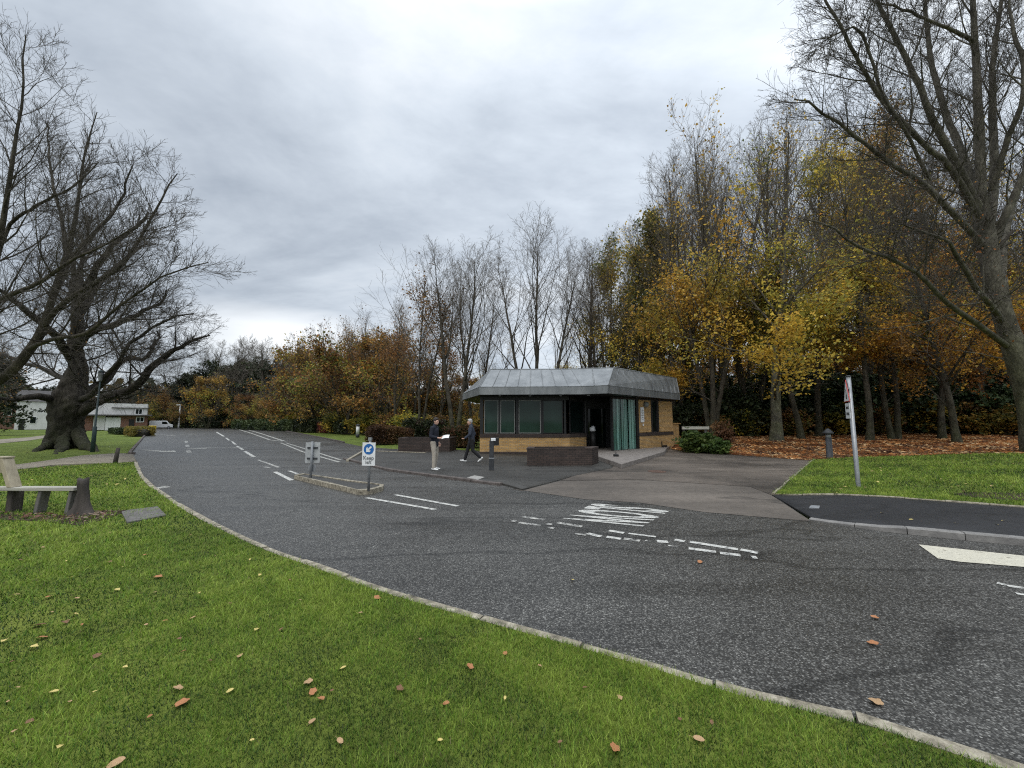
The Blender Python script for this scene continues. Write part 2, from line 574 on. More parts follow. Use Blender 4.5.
def make_tree(name, seed, h=18.0, stems=1, r0=0.22, lean=0.06, wander=0.035, fork=0.3, limb_n=16, limb_t0=0.28, limb_ang=0.6, limb_ratio=0.36,
              limb_up=0.1, l2=8, l2ang=0.65, l3=6, twig_minr=0.0078, bark=None, twig=None, leaves=0, leaf_cols=GOLD, leaf_size=0.13, leaf_band=(0.1, 0.75),
              limb_prof=(1.15, -0.75), clump=0.5, low_limbs=0, l4=0, leafmat=None):
    rng = np.random.default_rng(seed)
    bark = bark or M_BARK; twig = twig or M_TWIG
    K = 20
    if stems == 1:
        d = np.array([[rng.normal() * lean, rng.normal() * lean, 1.0]])
        P = grow(np.zeros((1, 3)), d, np.array([h]), K, wander, 0.05, rng)
    else:
        az = np.arange(stems) * 2 * np.pi / stems + rng.random() * 6
        d = np.stack([np.cos(az) * fork, np.sin(az) * fork, np.ones(stems)], 1)
        P = grow(np.stack([np.cos(az), np.sin(az), 0 * az], 1) * r0 * 0.6, d, h * rng.uniform(0.85, 1.0, stems), K, wander, 0.06, rng)
    s = np.linspace(0, 1, K)[None, :]
    rad = r0 * (1.0 if stems == 1 else 0.75) * (0.04 + 0.96 * (1 - s) ** 0.85) * (1 + 0.40 * np.exp(-s * 40))
    T = Batch(P, np.repeat(rad, len(P), 0))
    L1 = spawn(T, limb_n, limb_t0, 0.98, limb_ang, 0.16, limb_ratio, 9, 0.07, limb_up, rng, 0.5, 0.16, limb_prof, 0.010, maxr=r0 * .45)
    lims = [L1]
    if low_limbs:
        lims.append(spawn(T, low_limbs, 0.12, 0.45, 1.05, 0.2, limb_ratio * 0.9, 9, 0.09, 0.02, rng, 0.4, 0.2, (1, 0), 0.012))
    L2s = [spawn(b, l2, 0.15, 0.98, l2ang, 0.2, 0.42, 6, 0.09, limb_up * 0.8, rng, 0.5, 0.3, (1.1, -0.5), 0.007) for b in lims]
    L2s.append(spawn(T, 10, 0.72, 0.99, 0.5, 0.15, 0.11, 6, 0.08, 0.1, rng, 0.6, 0.3, (1.1, -0.4), 0.008))
    L3s = [spawn(b, l3, 0.1, 0.98, 0.6, 0.2, 0.5, 4, 0.10, limb_up * 0.6, rng, 0.6, 0.4, (1.1, -0.4), twig_minr * 0.8) for b in L2s]
    if l4: L3s += [spawn(b, l4, 0.1, 0.95, 0.6, 0.2, 0.55, 3, 0.1, 0.02, rng, 0.6, 0.4, (1.1, -0.3), twig_minr * 0.6) for b in list(L3s)]
    root = empty(name, (0, 0, 0))
    V, F = merge([tubes(T, 12, rng)] + [tubes(b, 7, rng) for b in lims])
    np_mesh('trunk', V, F, bark, root, smooth=True)
    V, F = merge([tubes(b, 4, rng) for b in L2s] + [tubes(b, 3, rng) for b in L3s])
    np_mesh('branches', V, F, twig, root)
    if leaves:
        pts = np.concatenate([b.P[:, 1:].reshape(-1, 3) for b in L3s + L2s])
        z = pts[:, 2] / h
        wgt = np.clip((z - leaf_band[0]) / 0.12, 0, 1) * np.clip((leaf_band[1] - z) / 0.22, 0.02, 1)
        # bare gaps between leafy sprays
        g = sum(np.sin(pts @ (rng.normal(size=3) * 1.1) + rng.random() * 6) for _ in range(5))
        wgt = wgt * np.clip(0.45 + 0.35 * g, 0.02, 1.6)
        pick = rng.choice(len(pts), leaves, p=wgt / wgt.sum())
        V, F, C = leaf_cloud(pts[pick], leaf_size, 0.28, rng, leaf_cols, clump=clump)
        np_mesh('crown', V, F, leafmat or M_LEAF, root, C)
    root['tree_height'] = max(float(b.P[:, :, 2].max()) for b in [T] + L2s)
    return root


def make_evergreen(name, seed, h=16.0, r=3.2, n=16000, cols=DARKG, leaf=0.22, conical=0.5, base=0.05):
    rng = np.random.default_rng(seed)
    root = empty(name, (0, 0, 0))
    T = Batch(grow(np.zeros((1, 3)), np.array([[0, 0, 1.0]]), np.array([h * 0.95]), 10, 0.02, 0.05, rng), np.linspace(0.3, 0.04, 10)[None])
    L1 = spawn(T, 46, base + 0.03, 0.98, 1.15, 0.2, 0.3, 6, 0.07, 0.03, rng, 0.3, 0.2, (1.1, -1.1 * conical - 0.1), 0.015)
    V, F = merge([tubes(T, 9, rng), tubes(L1, 5, rng)])
    np_mesh('trunk', V, F, M_BARK_DARK, root, smooth=True)
    L2 = spawn(L1, 9, 0.2, 1.0, 0.8, 0.2, 0.4, 4, 0.1, -0.03, rng, 0.5, 0.3)
    pts = np.concatenate([L2.P[:, 1:].reshape(-1, 3), L1.P[:, 3:].reshape(-1, 3)])
    pick = rng.choice(len(pts), n)
    V, F, C = leaf_cloud(pts[pick], leaf, 0.22, rng, cols, clump=0.7)
    np_mesh('crown', V, F, M_LEAF_DARK, root, C)
    root['tree_height'] = float(pts[:, 2].max())
    return root


def make_shrub(name, seed, h=3.5, r=2.2, n=7000, cols=DARKG, leaf=0.14, mat=None, stems=9, part='foliage'):
    rng = np.random.default_rng(seed)
    root = empty(name, (0, 0, 0))
    az = rng.random(stems) * 6.28; sp = rng.uniform(0.1, 0.75, stems)
    d = np.stack([np.cos(az) * sp, np.sin(az) * sp, np.ones(stems)], 1)
    T = Batch(grow(rng.normal(size=(stems, 3)) * [r * .12, r * .12, 0], d, h * rng.uniform(0.75, 1.0, stems) * .95, 7, 0.08, 0.02, rng),
              np.repeat(np.linspace(0.05, 0.015, 7)[None], stems, 0) * h / 3.5)
    L1 = spawn(T, 9, 0.1, 0.98, 0.95, 0.25, 0.42, 5, 0.12, 0.0, rng, 0.5, 0.3, (1.2, -0.5), 0.006)
    L2 = spawn(L1, 6, 0.1, 1.0, 0.8, 0.25, 0.5, 4, 0.12, 0.0, rng, 0.6, 0.4, (1.1, -0.3), 0.005)
    V, F = merge([tubes(T, 5, rng), tubes(L1, 3, rng)])
    np_mesh('stem', V, F, M_BARK_DARK, root)
    pts = np.concatenate([L2.P.reshape(-1, 3), L1.P[:, 1:].reshape(-1, 3)])
    pts = pts[pts[:, 2] > 0.02 * h]
    pick = rng.choice(len(pts), n)
    V, F, C = leaf_cloud(pts[pick], leaf, leaf * 0.9, rng, cols, clump=0.9 * 3 / h)
    V[:, 2] = np.maximum(V[:, 2], 0.02)
    np_mesh(part, V, F, mat or M_LEAF_DARK, root, C)
    root['tree_height'] = float(pts[:, 2].max())
    return root


def hedge(name, a, b, width, h, cols, leaf, n, seed, label, cat='hedge', group=None, mat=None, round_=0.25, wob=0.12):
    """clipped hedge from a to b: stems and a dark heart under a coat of leaves"""
    rng = np.random.default_rng(seed)
    a, b = Vector(a), Vector(b)
    L = (b - a).length; d = (b - a).normalized(); q = Vector((-d.y, d.x, 0))
    mid = (a + b) / 2
    root = empty(name, tuple(mid))
    tag(root, label, cat, group)
    s = rng.uniform(-L / 2, L / 2, n)
    # around a rounded section
    th = rng.uniform(0, np.pi, n)
    ex = 0.35
    cx = np.sign(np.cos(th)) * np.abs(np.cos(th)) ** ex; cz = np.abs(np.sin(th)) ** ex
    hv = h * (1 + wob * (np.sin(s * 1.7 + seed) * 0.5 + np.sin(s * 4.1) * 0.25 + np.sin(s * 0.6 + 2) * 0.5))
    endf = np.clip((L / 2 - np.abs(s)) / (round_ + 1e-3), 0, 1) ** 0.5
    rr = rng.uniform(0.75, 1.02, n)
    X = cx * width / 2 * rr * (0.6 + 0.4 * endf); Z = np.maximum(0.02, cz * hv * rr * (0.55 + 0.45 * endf))
    low = rng.random(n) < 0.45
    X = np.where(low, np.sign(X) * width / 2 * rng.uniform(0.8, 1.0, n), X); Z = np.where(low, rng.uniform(0.03, 0.9, n) * hv, Z)
    P = np.stack([s * d.x + X * q.x, s * d.y + X * q.y, Z], 1)
    V, F, C = leaf_cloud(P, leaf, leaf * 0.5, rng, cols, clump=1.6)
    V[:, 2] = np.maximum(V[:, 2], 0.02)
    np_mesh('foliage', V, F, mat or M_LEAF_DARK, root, C)
    m = MB()
    for k in range(max(3, int(L / 0.7))):
        x = rng.uniform(-L / 2 * .95, L / 2 * .95); p = mid + d * x + q * rng.normal() * width * .12
        m.tube([p, p + Vector((rng.normal() * .1, rng.normal() * .1, h * .45)), p + Vector((rng.normal() * .2, rng.normal() * .2, h * .8))], [.035, .025, .012], 5)
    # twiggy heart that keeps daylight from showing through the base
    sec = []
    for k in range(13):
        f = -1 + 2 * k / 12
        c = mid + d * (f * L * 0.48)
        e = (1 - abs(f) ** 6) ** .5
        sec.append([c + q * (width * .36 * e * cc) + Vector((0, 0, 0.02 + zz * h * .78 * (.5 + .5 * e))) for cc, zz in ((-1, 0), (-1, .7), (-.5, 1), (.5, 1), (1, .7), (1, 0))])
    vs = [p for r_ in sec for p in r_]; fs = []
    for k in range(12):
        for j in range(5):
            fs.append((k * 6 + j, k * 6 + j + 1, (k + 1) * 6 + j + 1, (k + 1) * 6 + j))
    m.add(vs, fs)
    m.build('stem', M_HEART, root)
    return root


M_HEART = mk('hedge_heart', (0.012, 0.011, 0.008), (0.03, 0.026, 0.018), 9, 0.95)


def place(proto, loc, top=None, rz=0.0, label=None, cat='tree', group=None, sxy=1.0, used=set()):
    if proto.name in used:
        o = copy_tree(proto)
    else:
        used.add(proto.name); o = proto
    o.location = loc
    s = 1.0 if top is None else top / proto['tree_height']
    o.scale = (s * sxy, s * sxy, s)
    o.rotation_euler = (0, 0, rz)
    tag(o, label, cat, group)
    return o

# ------------------------------------------------------------------ ground sheets
def inside(poly, X, Y):
    px = np.array([p[0] for p in poly]); py = np.array([p[1] for p in poly])
    c = np.zeros(X.shape, bool)
    n = len(poly)
    for i in range(n):
        x1, y1, x2, y2 = px[i], py[i], px[i - 1], py[i - 1]
        hit = ((y1 > Y) != (y2 > Y)) & (X < (x2 - x1) * (Y - y1) / (y2 - y1 + 1e-12) + x1)
        c ^= hit
    return c


def resample(poly, step, closed=True):
    out = []
    n = len(poly)
    for i in range(n if closed else n - 1):
        a, b = Vector(poly[i][:2]), Vector(poly[(i + 1) % n][:2])
        k = max(1, int((b - a).length / step))
        out += [tuple(a.lerp(b, j / k)) for j in range(k)]
    if not closed: out.append(tuple(poly[-1][:2]))
    return out


def smooth_line(pts, step):
    """Catmull-Rom through surveyed points"""
    P = [Vector((p[0], p[1])) for p in pts]
    out = []
    for i in range(len(P) - 1):
        p0, p1, p2, p3 = P[max(i - 1, 0)], P[i], P[i + 1], P[min(i + 2, len(P) - 1)]
        k = max(1, int((p2 - p1).length / step))
        for j in range(k):
            t = j / k
            out.append(tuple(0.5 * ((2 * p1) + (p2 - p0) * t + (2 * p0 - 5 * p1 + 4 * p2 - p3) * t * t + (3 * p1 - p0 - 3 * p2 + p3) * t ** 3)))
    out.append(tuple(P[-1]))
    return out


def sheet(name, poly, zf, mat, res=None, skirt=0.0, kind='structure', edge=None):
    poly = resample(poly, edge or (res or 1e9))
    pts = [Vector(p) for p in poly]
    nb = len(pts)
    if res:
        xs = [p[0] for p in poly]; ys = [p[1] for p in poly]
        gx, gy = np.meshgrid(np.arange(min(xs) + res / 2, max(xs), res), np.arange(min(ys) + res / 2, max(ys), res))
        gx, gy = gx.ravel(), gy.ravel()
        ok = inside(poly, gx, gy)
        pts += [Vector((x, y)) for x, y in zip(gx[ok], gy[ok])]
    r = delaunay_2d_cdt(pts, [], [list(range(nb))], 1, 1e-5)
    vs = [(p.x, p.y, zf(p.x, p.y) if callable(zf) else zf) for p in r[0]]
    fs = [tuple(f) for f in r[2]]
    me = bpy.data.meshes.new(name)
    me.from_pydata(vs, [], fs)
    bm = bmesh.new(); bm.from_mesh(me)
    for f in bm.faces:
        if f.normal.z < 0: f.normal_flip()
        f.smooth = True
    if skirt:
        be = [e for e in bm.edges if e.is_boundary]
        g = bmesh.ops.extrude_edge_only(bm, edges=be)
        for v in [x for x in g['geom'] if isinstance(x, bmesh.types.BMVert)]: v.co.z -= skirt
        for f in [x for x in g['geom'] if isinstance(x, bmesh.types.BMFace)]: f.smooth = False
    bm.to_mesh(me); bm.free()
    me.materials.append(mat)
    o = bpy.data.objects.new(name, me)
    COL.objects.link(o)
    o['kind'] = kind
    return o


def offset_line(line, d):
    """line shifted to its left by d"""
    out = []
    for i, p in enumerate(line):
        a, b = Vector(line[max(i - 1, 0)]), Vector(line[min(i + 1, len(line) - 1)])
        t = (b - a).normalized()
        out.append((p[0] - t.y * d, p[1] + t.x * d))
    return out


def kerb(name, line, width, z0, z1, mat, stone=0.9, gap=0.012, jitter=0.006, seed=1):
    """kerb stones laid along a line, to its left"""
    rng = random.Random(seed)
    L = [Vector(p) for p in line]
    acc = [0.0]
    for i in range(1, len(L)): acc.append(acc[-1] + (L[i] - L[i - 1]).length)
    def at(s):
        s = min(max(s, 0), acc[-1])
        for i in range(1, len(L)):
            if acc[i] >= s:
                f = (s - acc[i - 1]) / max(1e-9, acc[i] - acc[i - 1])
                return L[i - 1].lerp(L[i], f)
        return L[-1]
    m = MB()
    s = 0.0
    while s < acc[-1] - 0.05:
        e = min(acc[-1], s + stone) - gap
        k = 4
        dz = rng.uniform(-jitter, jitter); dw = rng.uniform(-jitter, jitter)
        ins, outs = [], []
        for j in range(k + 1):
            q = s + (e - s) * j / k
            p = at(q); t = (at(q + .05) - at(q - .05)).normalized(); n = Vector((-t.y, t.x))
            outs.append(p + n * dw); ins.append(p + n * (width + dw))
        zb = z0
        vs, fs = [], []
        for o_, i_ in zip(outs, ins):
            c = min(0.015, width * .2)
            zt = z1(o_.x, o_.y) if callable(z1) else z1
            t = (i_ - o_).normalized()
            vs += [(o_.x, o_.y, zb), (o_.x, o_.y, zt + dz - c), (o_.x + t.x * c, o_.y + t.y * c, zt + dz), (i_.x, i_.y, zt + dz), (i_.x, i_.y, zb)]
        for j in range(k):
            for q in range(4): fs.append((j * 5 + q, j * 5 + q + 1, (j + 1) * 5 + q + 1, (j + 1) * 5 + q))
        fs += [tuple(range(5)), tuple(range(k * 5 + 4, k * 5 - 1, -1))]
        m.add(vs, fs)
        s += stone
    o = m.build(name, mat)
    o['kind'] = 'structure'
    return o


# materials of the place
M_ROAD = mk_asphalt('road_asphalt', (0.0255, 0.0245, 0.0225), (0.38, 0.37, 0.34), (0.82, 1.18), 0.78, 0.46)
M_PATH_NEW = mk_asphalt('new_tarmac', (0.014, 0.014, 0.0155), (0.05, 0.05, 0.052), (0.85, 1.1), 0.5, 0.7)
M_FORE = mk_asphalt('forecourt_asphalt', (0.038, 0.036, 0.032), (0.12, 0.115, 0.105), (0.7, 1.25), 0.5, 0.6)
M_DRIVE = mk_asphalt('drive_surface', (0.078, 0.064, 0.052), (0.19, 0.16, 0.13), (0.4, 1.65), 0.5, 0.7)
M_APRON = mk_asphalt('apron_concrete', (0.098, 0.083, 0.069), (0.18, 0.155, 0.13), (0.7, 1.25), 0.5, 0.75)
M_PATH = mk_ground('worn_path', ((0.14, 0.125, 0.10), (0.22, 0.195, 0.155), (0.27, 0.24, 0.19)), 1.0, 30, 0.9, 0.3)
M_TURF = mk_ground('turf', ((0.06, 0.08, 0.016), (0.115, 0.15, 0.024), (0.18, 0.21, 0.04)), 1.0, 34, 0.9, 0.9)
M_FARTURF = mk_ground('far_turf', ((0.055, 0.078, 0.016), (0.10, 0.135, 0.025), (0.15, 0.18, 0.042)), 0.6, 9, 0.9, 0.8, 0.08)
M_LITTER = mk_ground('leaf_mould', ((0.05, 0.028, 0.016), (0.11, 0.055, 0.026), (0.19, 0.10, 0.045)), 1.6, 14, 0.9, 1.0, 0.06)
M_SOIL = mk_ground('bare_soil', ((0.03, 0.022, 0.016), (0.06, 0.045, 0.032), (0.095, 0.072, 0.05)), 4.0, 40, 0.95, 0.9)
M_KERB = mk('old_kerb', (0.06, 0.055, 0.04), (0.25, 0.22, 0.165), 12, 0.9, 0.7, c3=(0.46, 0.42, 0.33))
M_KERB_GREY = mk('grey_kerb', (0.13, 0.125, 0.12), (0.25, 0.24, 0.225), 5, 0.8, 0.4)
M_KERB_DARK = mk('dark_kerb', (0.05, 0.042, 0.038), (0.13, 0.11, 0.10), 6, 0.85, 0.5)
M_WHITE = mk_paint('road_paint', (0.66, 0.66, 0.63), (0.37, 0.53))
M_FAINT = mk_paint('faint_road_paint', (0.46, 0.46, 0.43), (0.39, 0.53))
M_WORN = mk_paint('worn_road_paint', (0.52, 0.52, 0.50), (0.43, 0.56))
M_CREAM = mk_paint('cream_road_paint', (0.62, 0.58, 0.46), (0.34, 0.44))

# base land, to the horizon
def base_land():
    bm = bmesh.new()
    xs = sorted(set([-700, -400, -250, -160, -110] + list(np.arange(-80, 0, 4.0)) + list(np.arange(0, 60, 1.5)) + [62, 70, 80, 100, 140, 220, 400, 700]))
    ys = sorted(set([-300, -120, -50, -20, -8] + list(np.arange(-4, 60, 1.5)) + [60, 64, 70, 80, 100, 130, 180, 260, 400, 700, 1200]))
    g = [[bm.verts.new((x, y, H(x, y) - 0.05)) for x in xs] for y in ys]
    for j in range(len(ys) - 1):
        for i in range(len(xs) - 1):
            bm.faces.new((g[j][i], g[j][i + 1], g[j + 1][i + 1], g[j + 1][i])).smooth = True
    me = bpy.data.meshes.new('ground'); bm.to_mesh(me); bm.free()
    me.materials.append(M_FARTURF)
    o = bpy.data.objects.new('ground', me); COL.objects.link(o); o['kind'] = 'structure'
base_land()

# the near edge of the road, from the right past the camera round to the far left
near_px = [(1015, 768), (864, 720), (742.5, 692), (649, 664), (566, 641), (480, 617), (384, 589), (322, 567), (262, 545.6), (207.5, 519), (172.5, 499), (145, 477.5), (137.5, 462.5)]
near_pts = [(20, -9.5), (8, -1.45)] + [tuple(G(u, v).xy) for u, v in near_px]
NEAR = smooth_line(near_pts, 0.25)
NEAR2 = smooth_line([tuple(G(u, v).xy) for u, v in [(132.5, 454), (136, 447.5), (151, 430)]] + [(-88, 96)], 0.5)
far_right = [tuple(G(u, v).xy) for u, v in [(809, 519.5), (878, 531), (957, 539.6), (1024, 546)]]
d = (Vector(far_right[-1]) - Vector(far_right[0])).normalized()
FAR_R = far_right + [tuple(Vector(far_right[-1]) + d * 8), tuple(Vector(far_right[-1]) + d * 30)]
p_hedge = [tuple(G(u, v).xy) for u, v in [(345, 443), (306, 435), (278, 430), (262, 428.3)]]
road_poly = ([(20, -9.5)] + NEAR[1:] + NEAR2[1:] + [(-95, 130), (-60, 140)] + p_hedge[::-1] +
             [tuple(G(u, v).xy) for u, v in [(365, 447), (395, 449), (452, 449)]] + [(-1.7, 21), (10, 25.2), (9.4, 21.4)] +
             [tuple(G(813, 461).xy), tuple(G(772, 495).xy)] + FAR_R)
sheet('road', road_poly, 0.0, M_ROAD)

# lawn in front of the camera, flush behind the kerb stones
def lawn_z(x, y): return 0.035 + 0.012 * math.sin(x * 0.9 + 1) * math.sin(y * 0.7)
KERB_IN = offset_line(NEAR, 0.115)
NEAR_LAWN = KERB_IN + [tuple(G(20, 470).xy), tuple(G(-120, 484).xy), (-60, 14), (-60, -30), (20, -30)]
sheet('near_lawn', NEAR_LAWN, lawn_z, M_TURF, 1.0, edge=0.5)
kerb('kerb', NEAR, 0.115, -0.05, 0.032, M_KERB, 0.9, .022, .009)
kerb('kerb', NEAR2, 0.12, -0.05, 0.10, M_KERB_DARK, 0.9)

# worn path that leaves the road on the left, and one further back
path_px = [(137, 462.5), (90, 463.2), (51, 465), (20, 470), (-60, 478), (-60, 470), (0, 466), (20, 464), (50, 460), (82, 455.3), (112, 453.3), (132.5, 453.2)]
sheet('path', [tuple(G(u, v, 0.02).xy) for u, v in path_px], 0.02, M_PATH, skirt=0.06)
sheet('path', [tuple(G(u, v).xy) for u, v in [(-60, 446), (0, 443), (30, 440), (52, 436.5), (75, 434.6), (75, 433.4), (50, 434.4), (28, 437), (0, 439), (-60, 441)]], -0.03, M_PATH)
# footways, forecourt and drive on the far side
RL = [tuple(G(u, v).xy) for u, v in [(772, 495.5), (900, 503), (1024, 513)]]
dl = (Vector(RL[-1]) - Vector(RL[0])).normalized()
RL.append(tuple(Vector(RL[-1]) + dl * 32))
FAR_IN = offset_line(FAR_R, 0.13)
ramp_z = lambda x, y: ss(((x - 5.2) * .925 - (y - 7.0) * .379) / 1.5)
sheet('footpath', FAR_IN + RL[::-1], lambda x, y: .018 + .082 * ramp_z(x, y), M_PATH_NEW, .5, skirt=0.03, edge=.3)
kerb('kerb', FAR_R, 0.125, -0.05, lambda x, y: .022 + .083 * ramp_z(x, y), M_KERB_GREY, .62)
kerb('kerb', offset_line(RL, 0.0), 0.05, -0.05, lambda x, y: .045 + .08 * ramp_z(x, y), M_KERB, 0.6)
drive_edge = [tuple(G(u, v).xy) for u, v in [(772, 495.5), (813, 460)]]
kerb('kerb', drive_edge[::-1], 0.06, -0.05, lambda x, y: 0.06 + H(x, y) * .3, M_KERB, 0.9)
F_EDGE = [tuple(G(u, v).xy) for u, v in [(343, 459.5), (387.5, 471), (459, 480.6), (500, 486)]]
kerb('kerb', F_EDGE, 0.12, -0.05, 0.075, M_KERB_DARK, 0.9)
fore_in = offset_line(F_EDGE, 0.125)
FORE = fore_in + [tuple(G(u, v).xy) for u, v in [(522, 490.5), (575, 476), (612, 468.5)]] + [(5.4, 19.0), (5.2, 21.5), (-1.9, 21.5)] + [tuple(G(u, v).xy) for u, v in [(450, 450.5), (400, 451), (372, 450.5), (352, 460)]]
sheet('pavement', FORE, lambda x, y: .055 - .041 * ss((x + .5) / 1.6), M_FORE, .6, skirt=0.05, edge=.4)
drive = [tuple(G(u, v).xy) for u, v in [(585, 499.5), (640, 503), (706, 512.5), (811, 521.5), (771, 495.2), (750, 487), (640, 480), (560, 481), (522, 491), (501, 487.5), (540, 493)]]
sheet('driveway_apron', drive, 0.006, M_APRON)
drive2 = [tuple(G(u, v).xy) for u, v in [(560, 480.9), (640, 479.9), (750, 486.9), (771, 495.1), (813, 461)]] + [(9.4, 22.5), (10.0, 25.5), (5.0, 21.5)] + [tuple(G(u, v).xy) for u, v in [(612, 468.4), (575, 475.9)]]
sheet('driveway', drive2, 0.010, M_DRIVE)
# edging strips of the lay-by
def strip(name, px, w, z0, z1, mat):
    m = MB(); L = [tuple(G(u, v).xy) for u, v in px]
    a, b = L, offset_line(L, w)
    for i in range(len(L) - 1):
        m.prism([a[i], a[i + 1], b[i + 1], b[i]], z0, z1)
    o = m.build(name, mat); o['kind'] = 'structure'
strip('kerb', [(349, 461.5), (357, 456.5), (366, 451)], 0.12, 0.0, 0.085, M_KERB)
strip('kerb', [(376, 452.4), (400, 453.2), (425, 454.2)], 0.12, 0.0, 0.085, M_KERB)
kerb('kerb', smooth_line([p_hedge[0], p_hedge[1], p_hedge[2], p_hedge[3]], 1.0), 0.14, -0.05, 0.12, M_KERB_DARK, 1.2)

# right-hand lawn and the wood behind it
LB = [(813, 460.5), (850, 458.5), (900, 457), (950, 455.5), (1000, 454.5), (1060, 456)]
LBW = [GH(u, v) for u, v in LB]
lawn_back = [(p.x, p.y) for p in LBW] + [(33, 17.5), (48, 10)]
RLAWN = [RL[0], RL[1], RL[2], RL[3], (48, 2)] + lawn_back[::-1]
def rz(x, y): return H(x, y) + 0.11 - 0.06 * ss((y - 8) / 4) - .065 * (1 - ramp_z(x, y)) * (1 - ss((y - 8.5) / 4))
sheet('right_lawn', RLAWN, rz, M_TURF, 0.8, edge=0.5)
WOOD = [tuple(G(813, 461).xy)] + lawn_back + [(90, 14), (90, 75), (20, 80), (2, 60), (-2, 40), (1, 30), (9.9, 25.6), (9.5, 21.8)]
sheet('woodland_floor', WOOD, lambda x, y: H(x, y) + 0.02 + 0.05 * ss((y - 18) / 4) * math.sin(x * 1.3) * math.sin(y * 1.1 + x * .4), M_LITTER, 1.0)
sheet('bare_ground', [tuple(GH(u, v).xy) for u, v in [(950, 498.5), (975, 497), (1010, 498), (1060, 500), (1060, 508), (1010, 505.5), (975, 503)]], lambda x, y: rz(x, y) + 0.006, M_SOIL, 0.5)
sheet('bare_ground', [tuple(G(u, v, .04).xy) for u, v in [(-60, 517), (-10, 514), (30, 516), (75, 515), (105, 510), (128, 511), (108, 518), (80, 525), (40, 521), (-10, 520), (-60, 524)]], lambda x, y: lawn_z(x, y) + 0.008, M_SOIL, 0.4)

# markings ---------------------------------------------------------
def seg(m, p, q, w=0.10, z=0.008):
    a, b = G(*p), G(*q)
    t = (b - a).normalized(); n = Vector((-t.y, t.x, 0)) * w / 2
    m.add([a - n + Vector((0, 0, z)), b - n + Vector((0, 0, z)), b + n + Vector((0, 0, z)), a + n + Vector((0, 0, z))], [(0, 1, 2, 3)])


def marking(name, segs, mat, w=0.10, z=0.008):
    m = MB()
    for s_ in segs: seg(m, s_[0], s_[1], s_[2] if len(s_) > 2 else w, z)
    o = m.build(name, mat); o['kind'] = 'structure'
    return o

marking('lane_marking', [((275, 472), (292, 480.6), .13), ((289, 471), (297.6, 474)), ((300, 474.4), (308.6, 476.7), .12), ((245, 451.4), (254, 457), .16), ((236.7, 446), (243, 450), .15),
                         ((232, 441.5), (235.6, 444.7), .14), ((366.4, 498), (436, 510), .10), ((395, 495), (458, 506.4), .10), ((216.4, 432), (224, 436.5), .2), ((226, 438), (229.5, 440.5), .14)], M_WHITE)
marking('lane_marking', [((258, 460), (279, 467.6), .12), ((264, 467), (270, 468), .12), ((186, 441), (186.6, 443), .2), ((187.2, 445), (187.8, 447), .2), ((188.4, 450.5), (189.2, 452.8), .2), ((160, 487), (164, 488.3), .3)], M_WORN)
marking('double_line', [((281, 443), (303, 452), .14), ((286, 443), (340.6, 460), .13), ((303, 452), (339, 462.2), .13), ((269, 440), (285, 441.5), .2), ((285, 441.5), (259, 433), .22), ((234, 428), (251.5, 433.4), .3),
                        ((251.5, 433.4), (270, 440), .2), ((259, 433), (245, 429), .25)], M_FAINT)
marking('centre_line', [((587.5, 533.8), (601, 537)), ((606.6, 537.2), (621, 539.3)), ((609, 531), (624, 533.4)), ((628.5, 533.8), (656, 537.2), .07), ((657, 541.6), (668, 542.3), .12), ((675, 540), (684.6, 542)),
                        ((690, 542.3), (738, 549.8)), ((740.6, 550), (758, 553.4)), ((688.7, 548.8), (716, 552.4)), ((720, 553.4), (740.6, 555.8)), ((751.6, 557.5), (757, 558)), ((1007, 586.3), (1030, 589.5), .07), ((997, 583.5), (1006, 585.5), .07), ((1016, 594), (1040, 598), .06)], M_WHITE)
marking('centre_line', [((523, 517), (544, 520.2)), ((519, 523), (541, 526)), ((512, 521), (516, 521.7)), ((557, 523), (582, 527)), ((547, 524), (552, 525)), ((548, 528), (554, 528.6)), ((624, 539), (640, 541.2)), ((575, 534), (586, 535.6), .06), ((668, 546), (678, 547.3), .06), ((645, 541), (650, 542), .06)], M_WORN)
m = MB()
m.add([G(u, v) + Vector((0, 0, .008)) for u, v in [(918.5, 545), (938, 559), (960, 562.3), (1024, 567.5), (1150, 580), (1150, 568), (1024, 556.3)]], [tuple(range(6, -1, -1))])
o = m.build('lane_marking', M_CREAM); o['kind'] = 'structure'

# direction arrows on the two far lanes
def arrow(u, v, L=3.2, head=1.0, rz=0.0):
    c = G(u, v); m = MB()
    P = [(-L / 2, -.09), (L / 2 - head, -.12), (L / 2 - head, -.5), (L / 2, 0), (L / 2 - head, .5), (L / 2 - head, .12), (-L / 2, .09)]
    ca, sa = math.cos(rz), math.sin(rz)
    m.add([(c.x + x * ca - y * sa, c.y + x * sa + y * ca, .008) for x, y in P], [tuple(range(7))])
    m.build('lane_arrow', M_FAINT)['kind'] = 'structure'
arrow(159, 451, 3.6, 1.3, R(-25)); arrow(216, 448, 3.4, 1.3, R(200)); arrow(164, 435, 5.5, 1.9, R(-25)); arrow(202, 434, 5.0, 1.9, R(200)); arrow(156, 487.5, .01, .005)

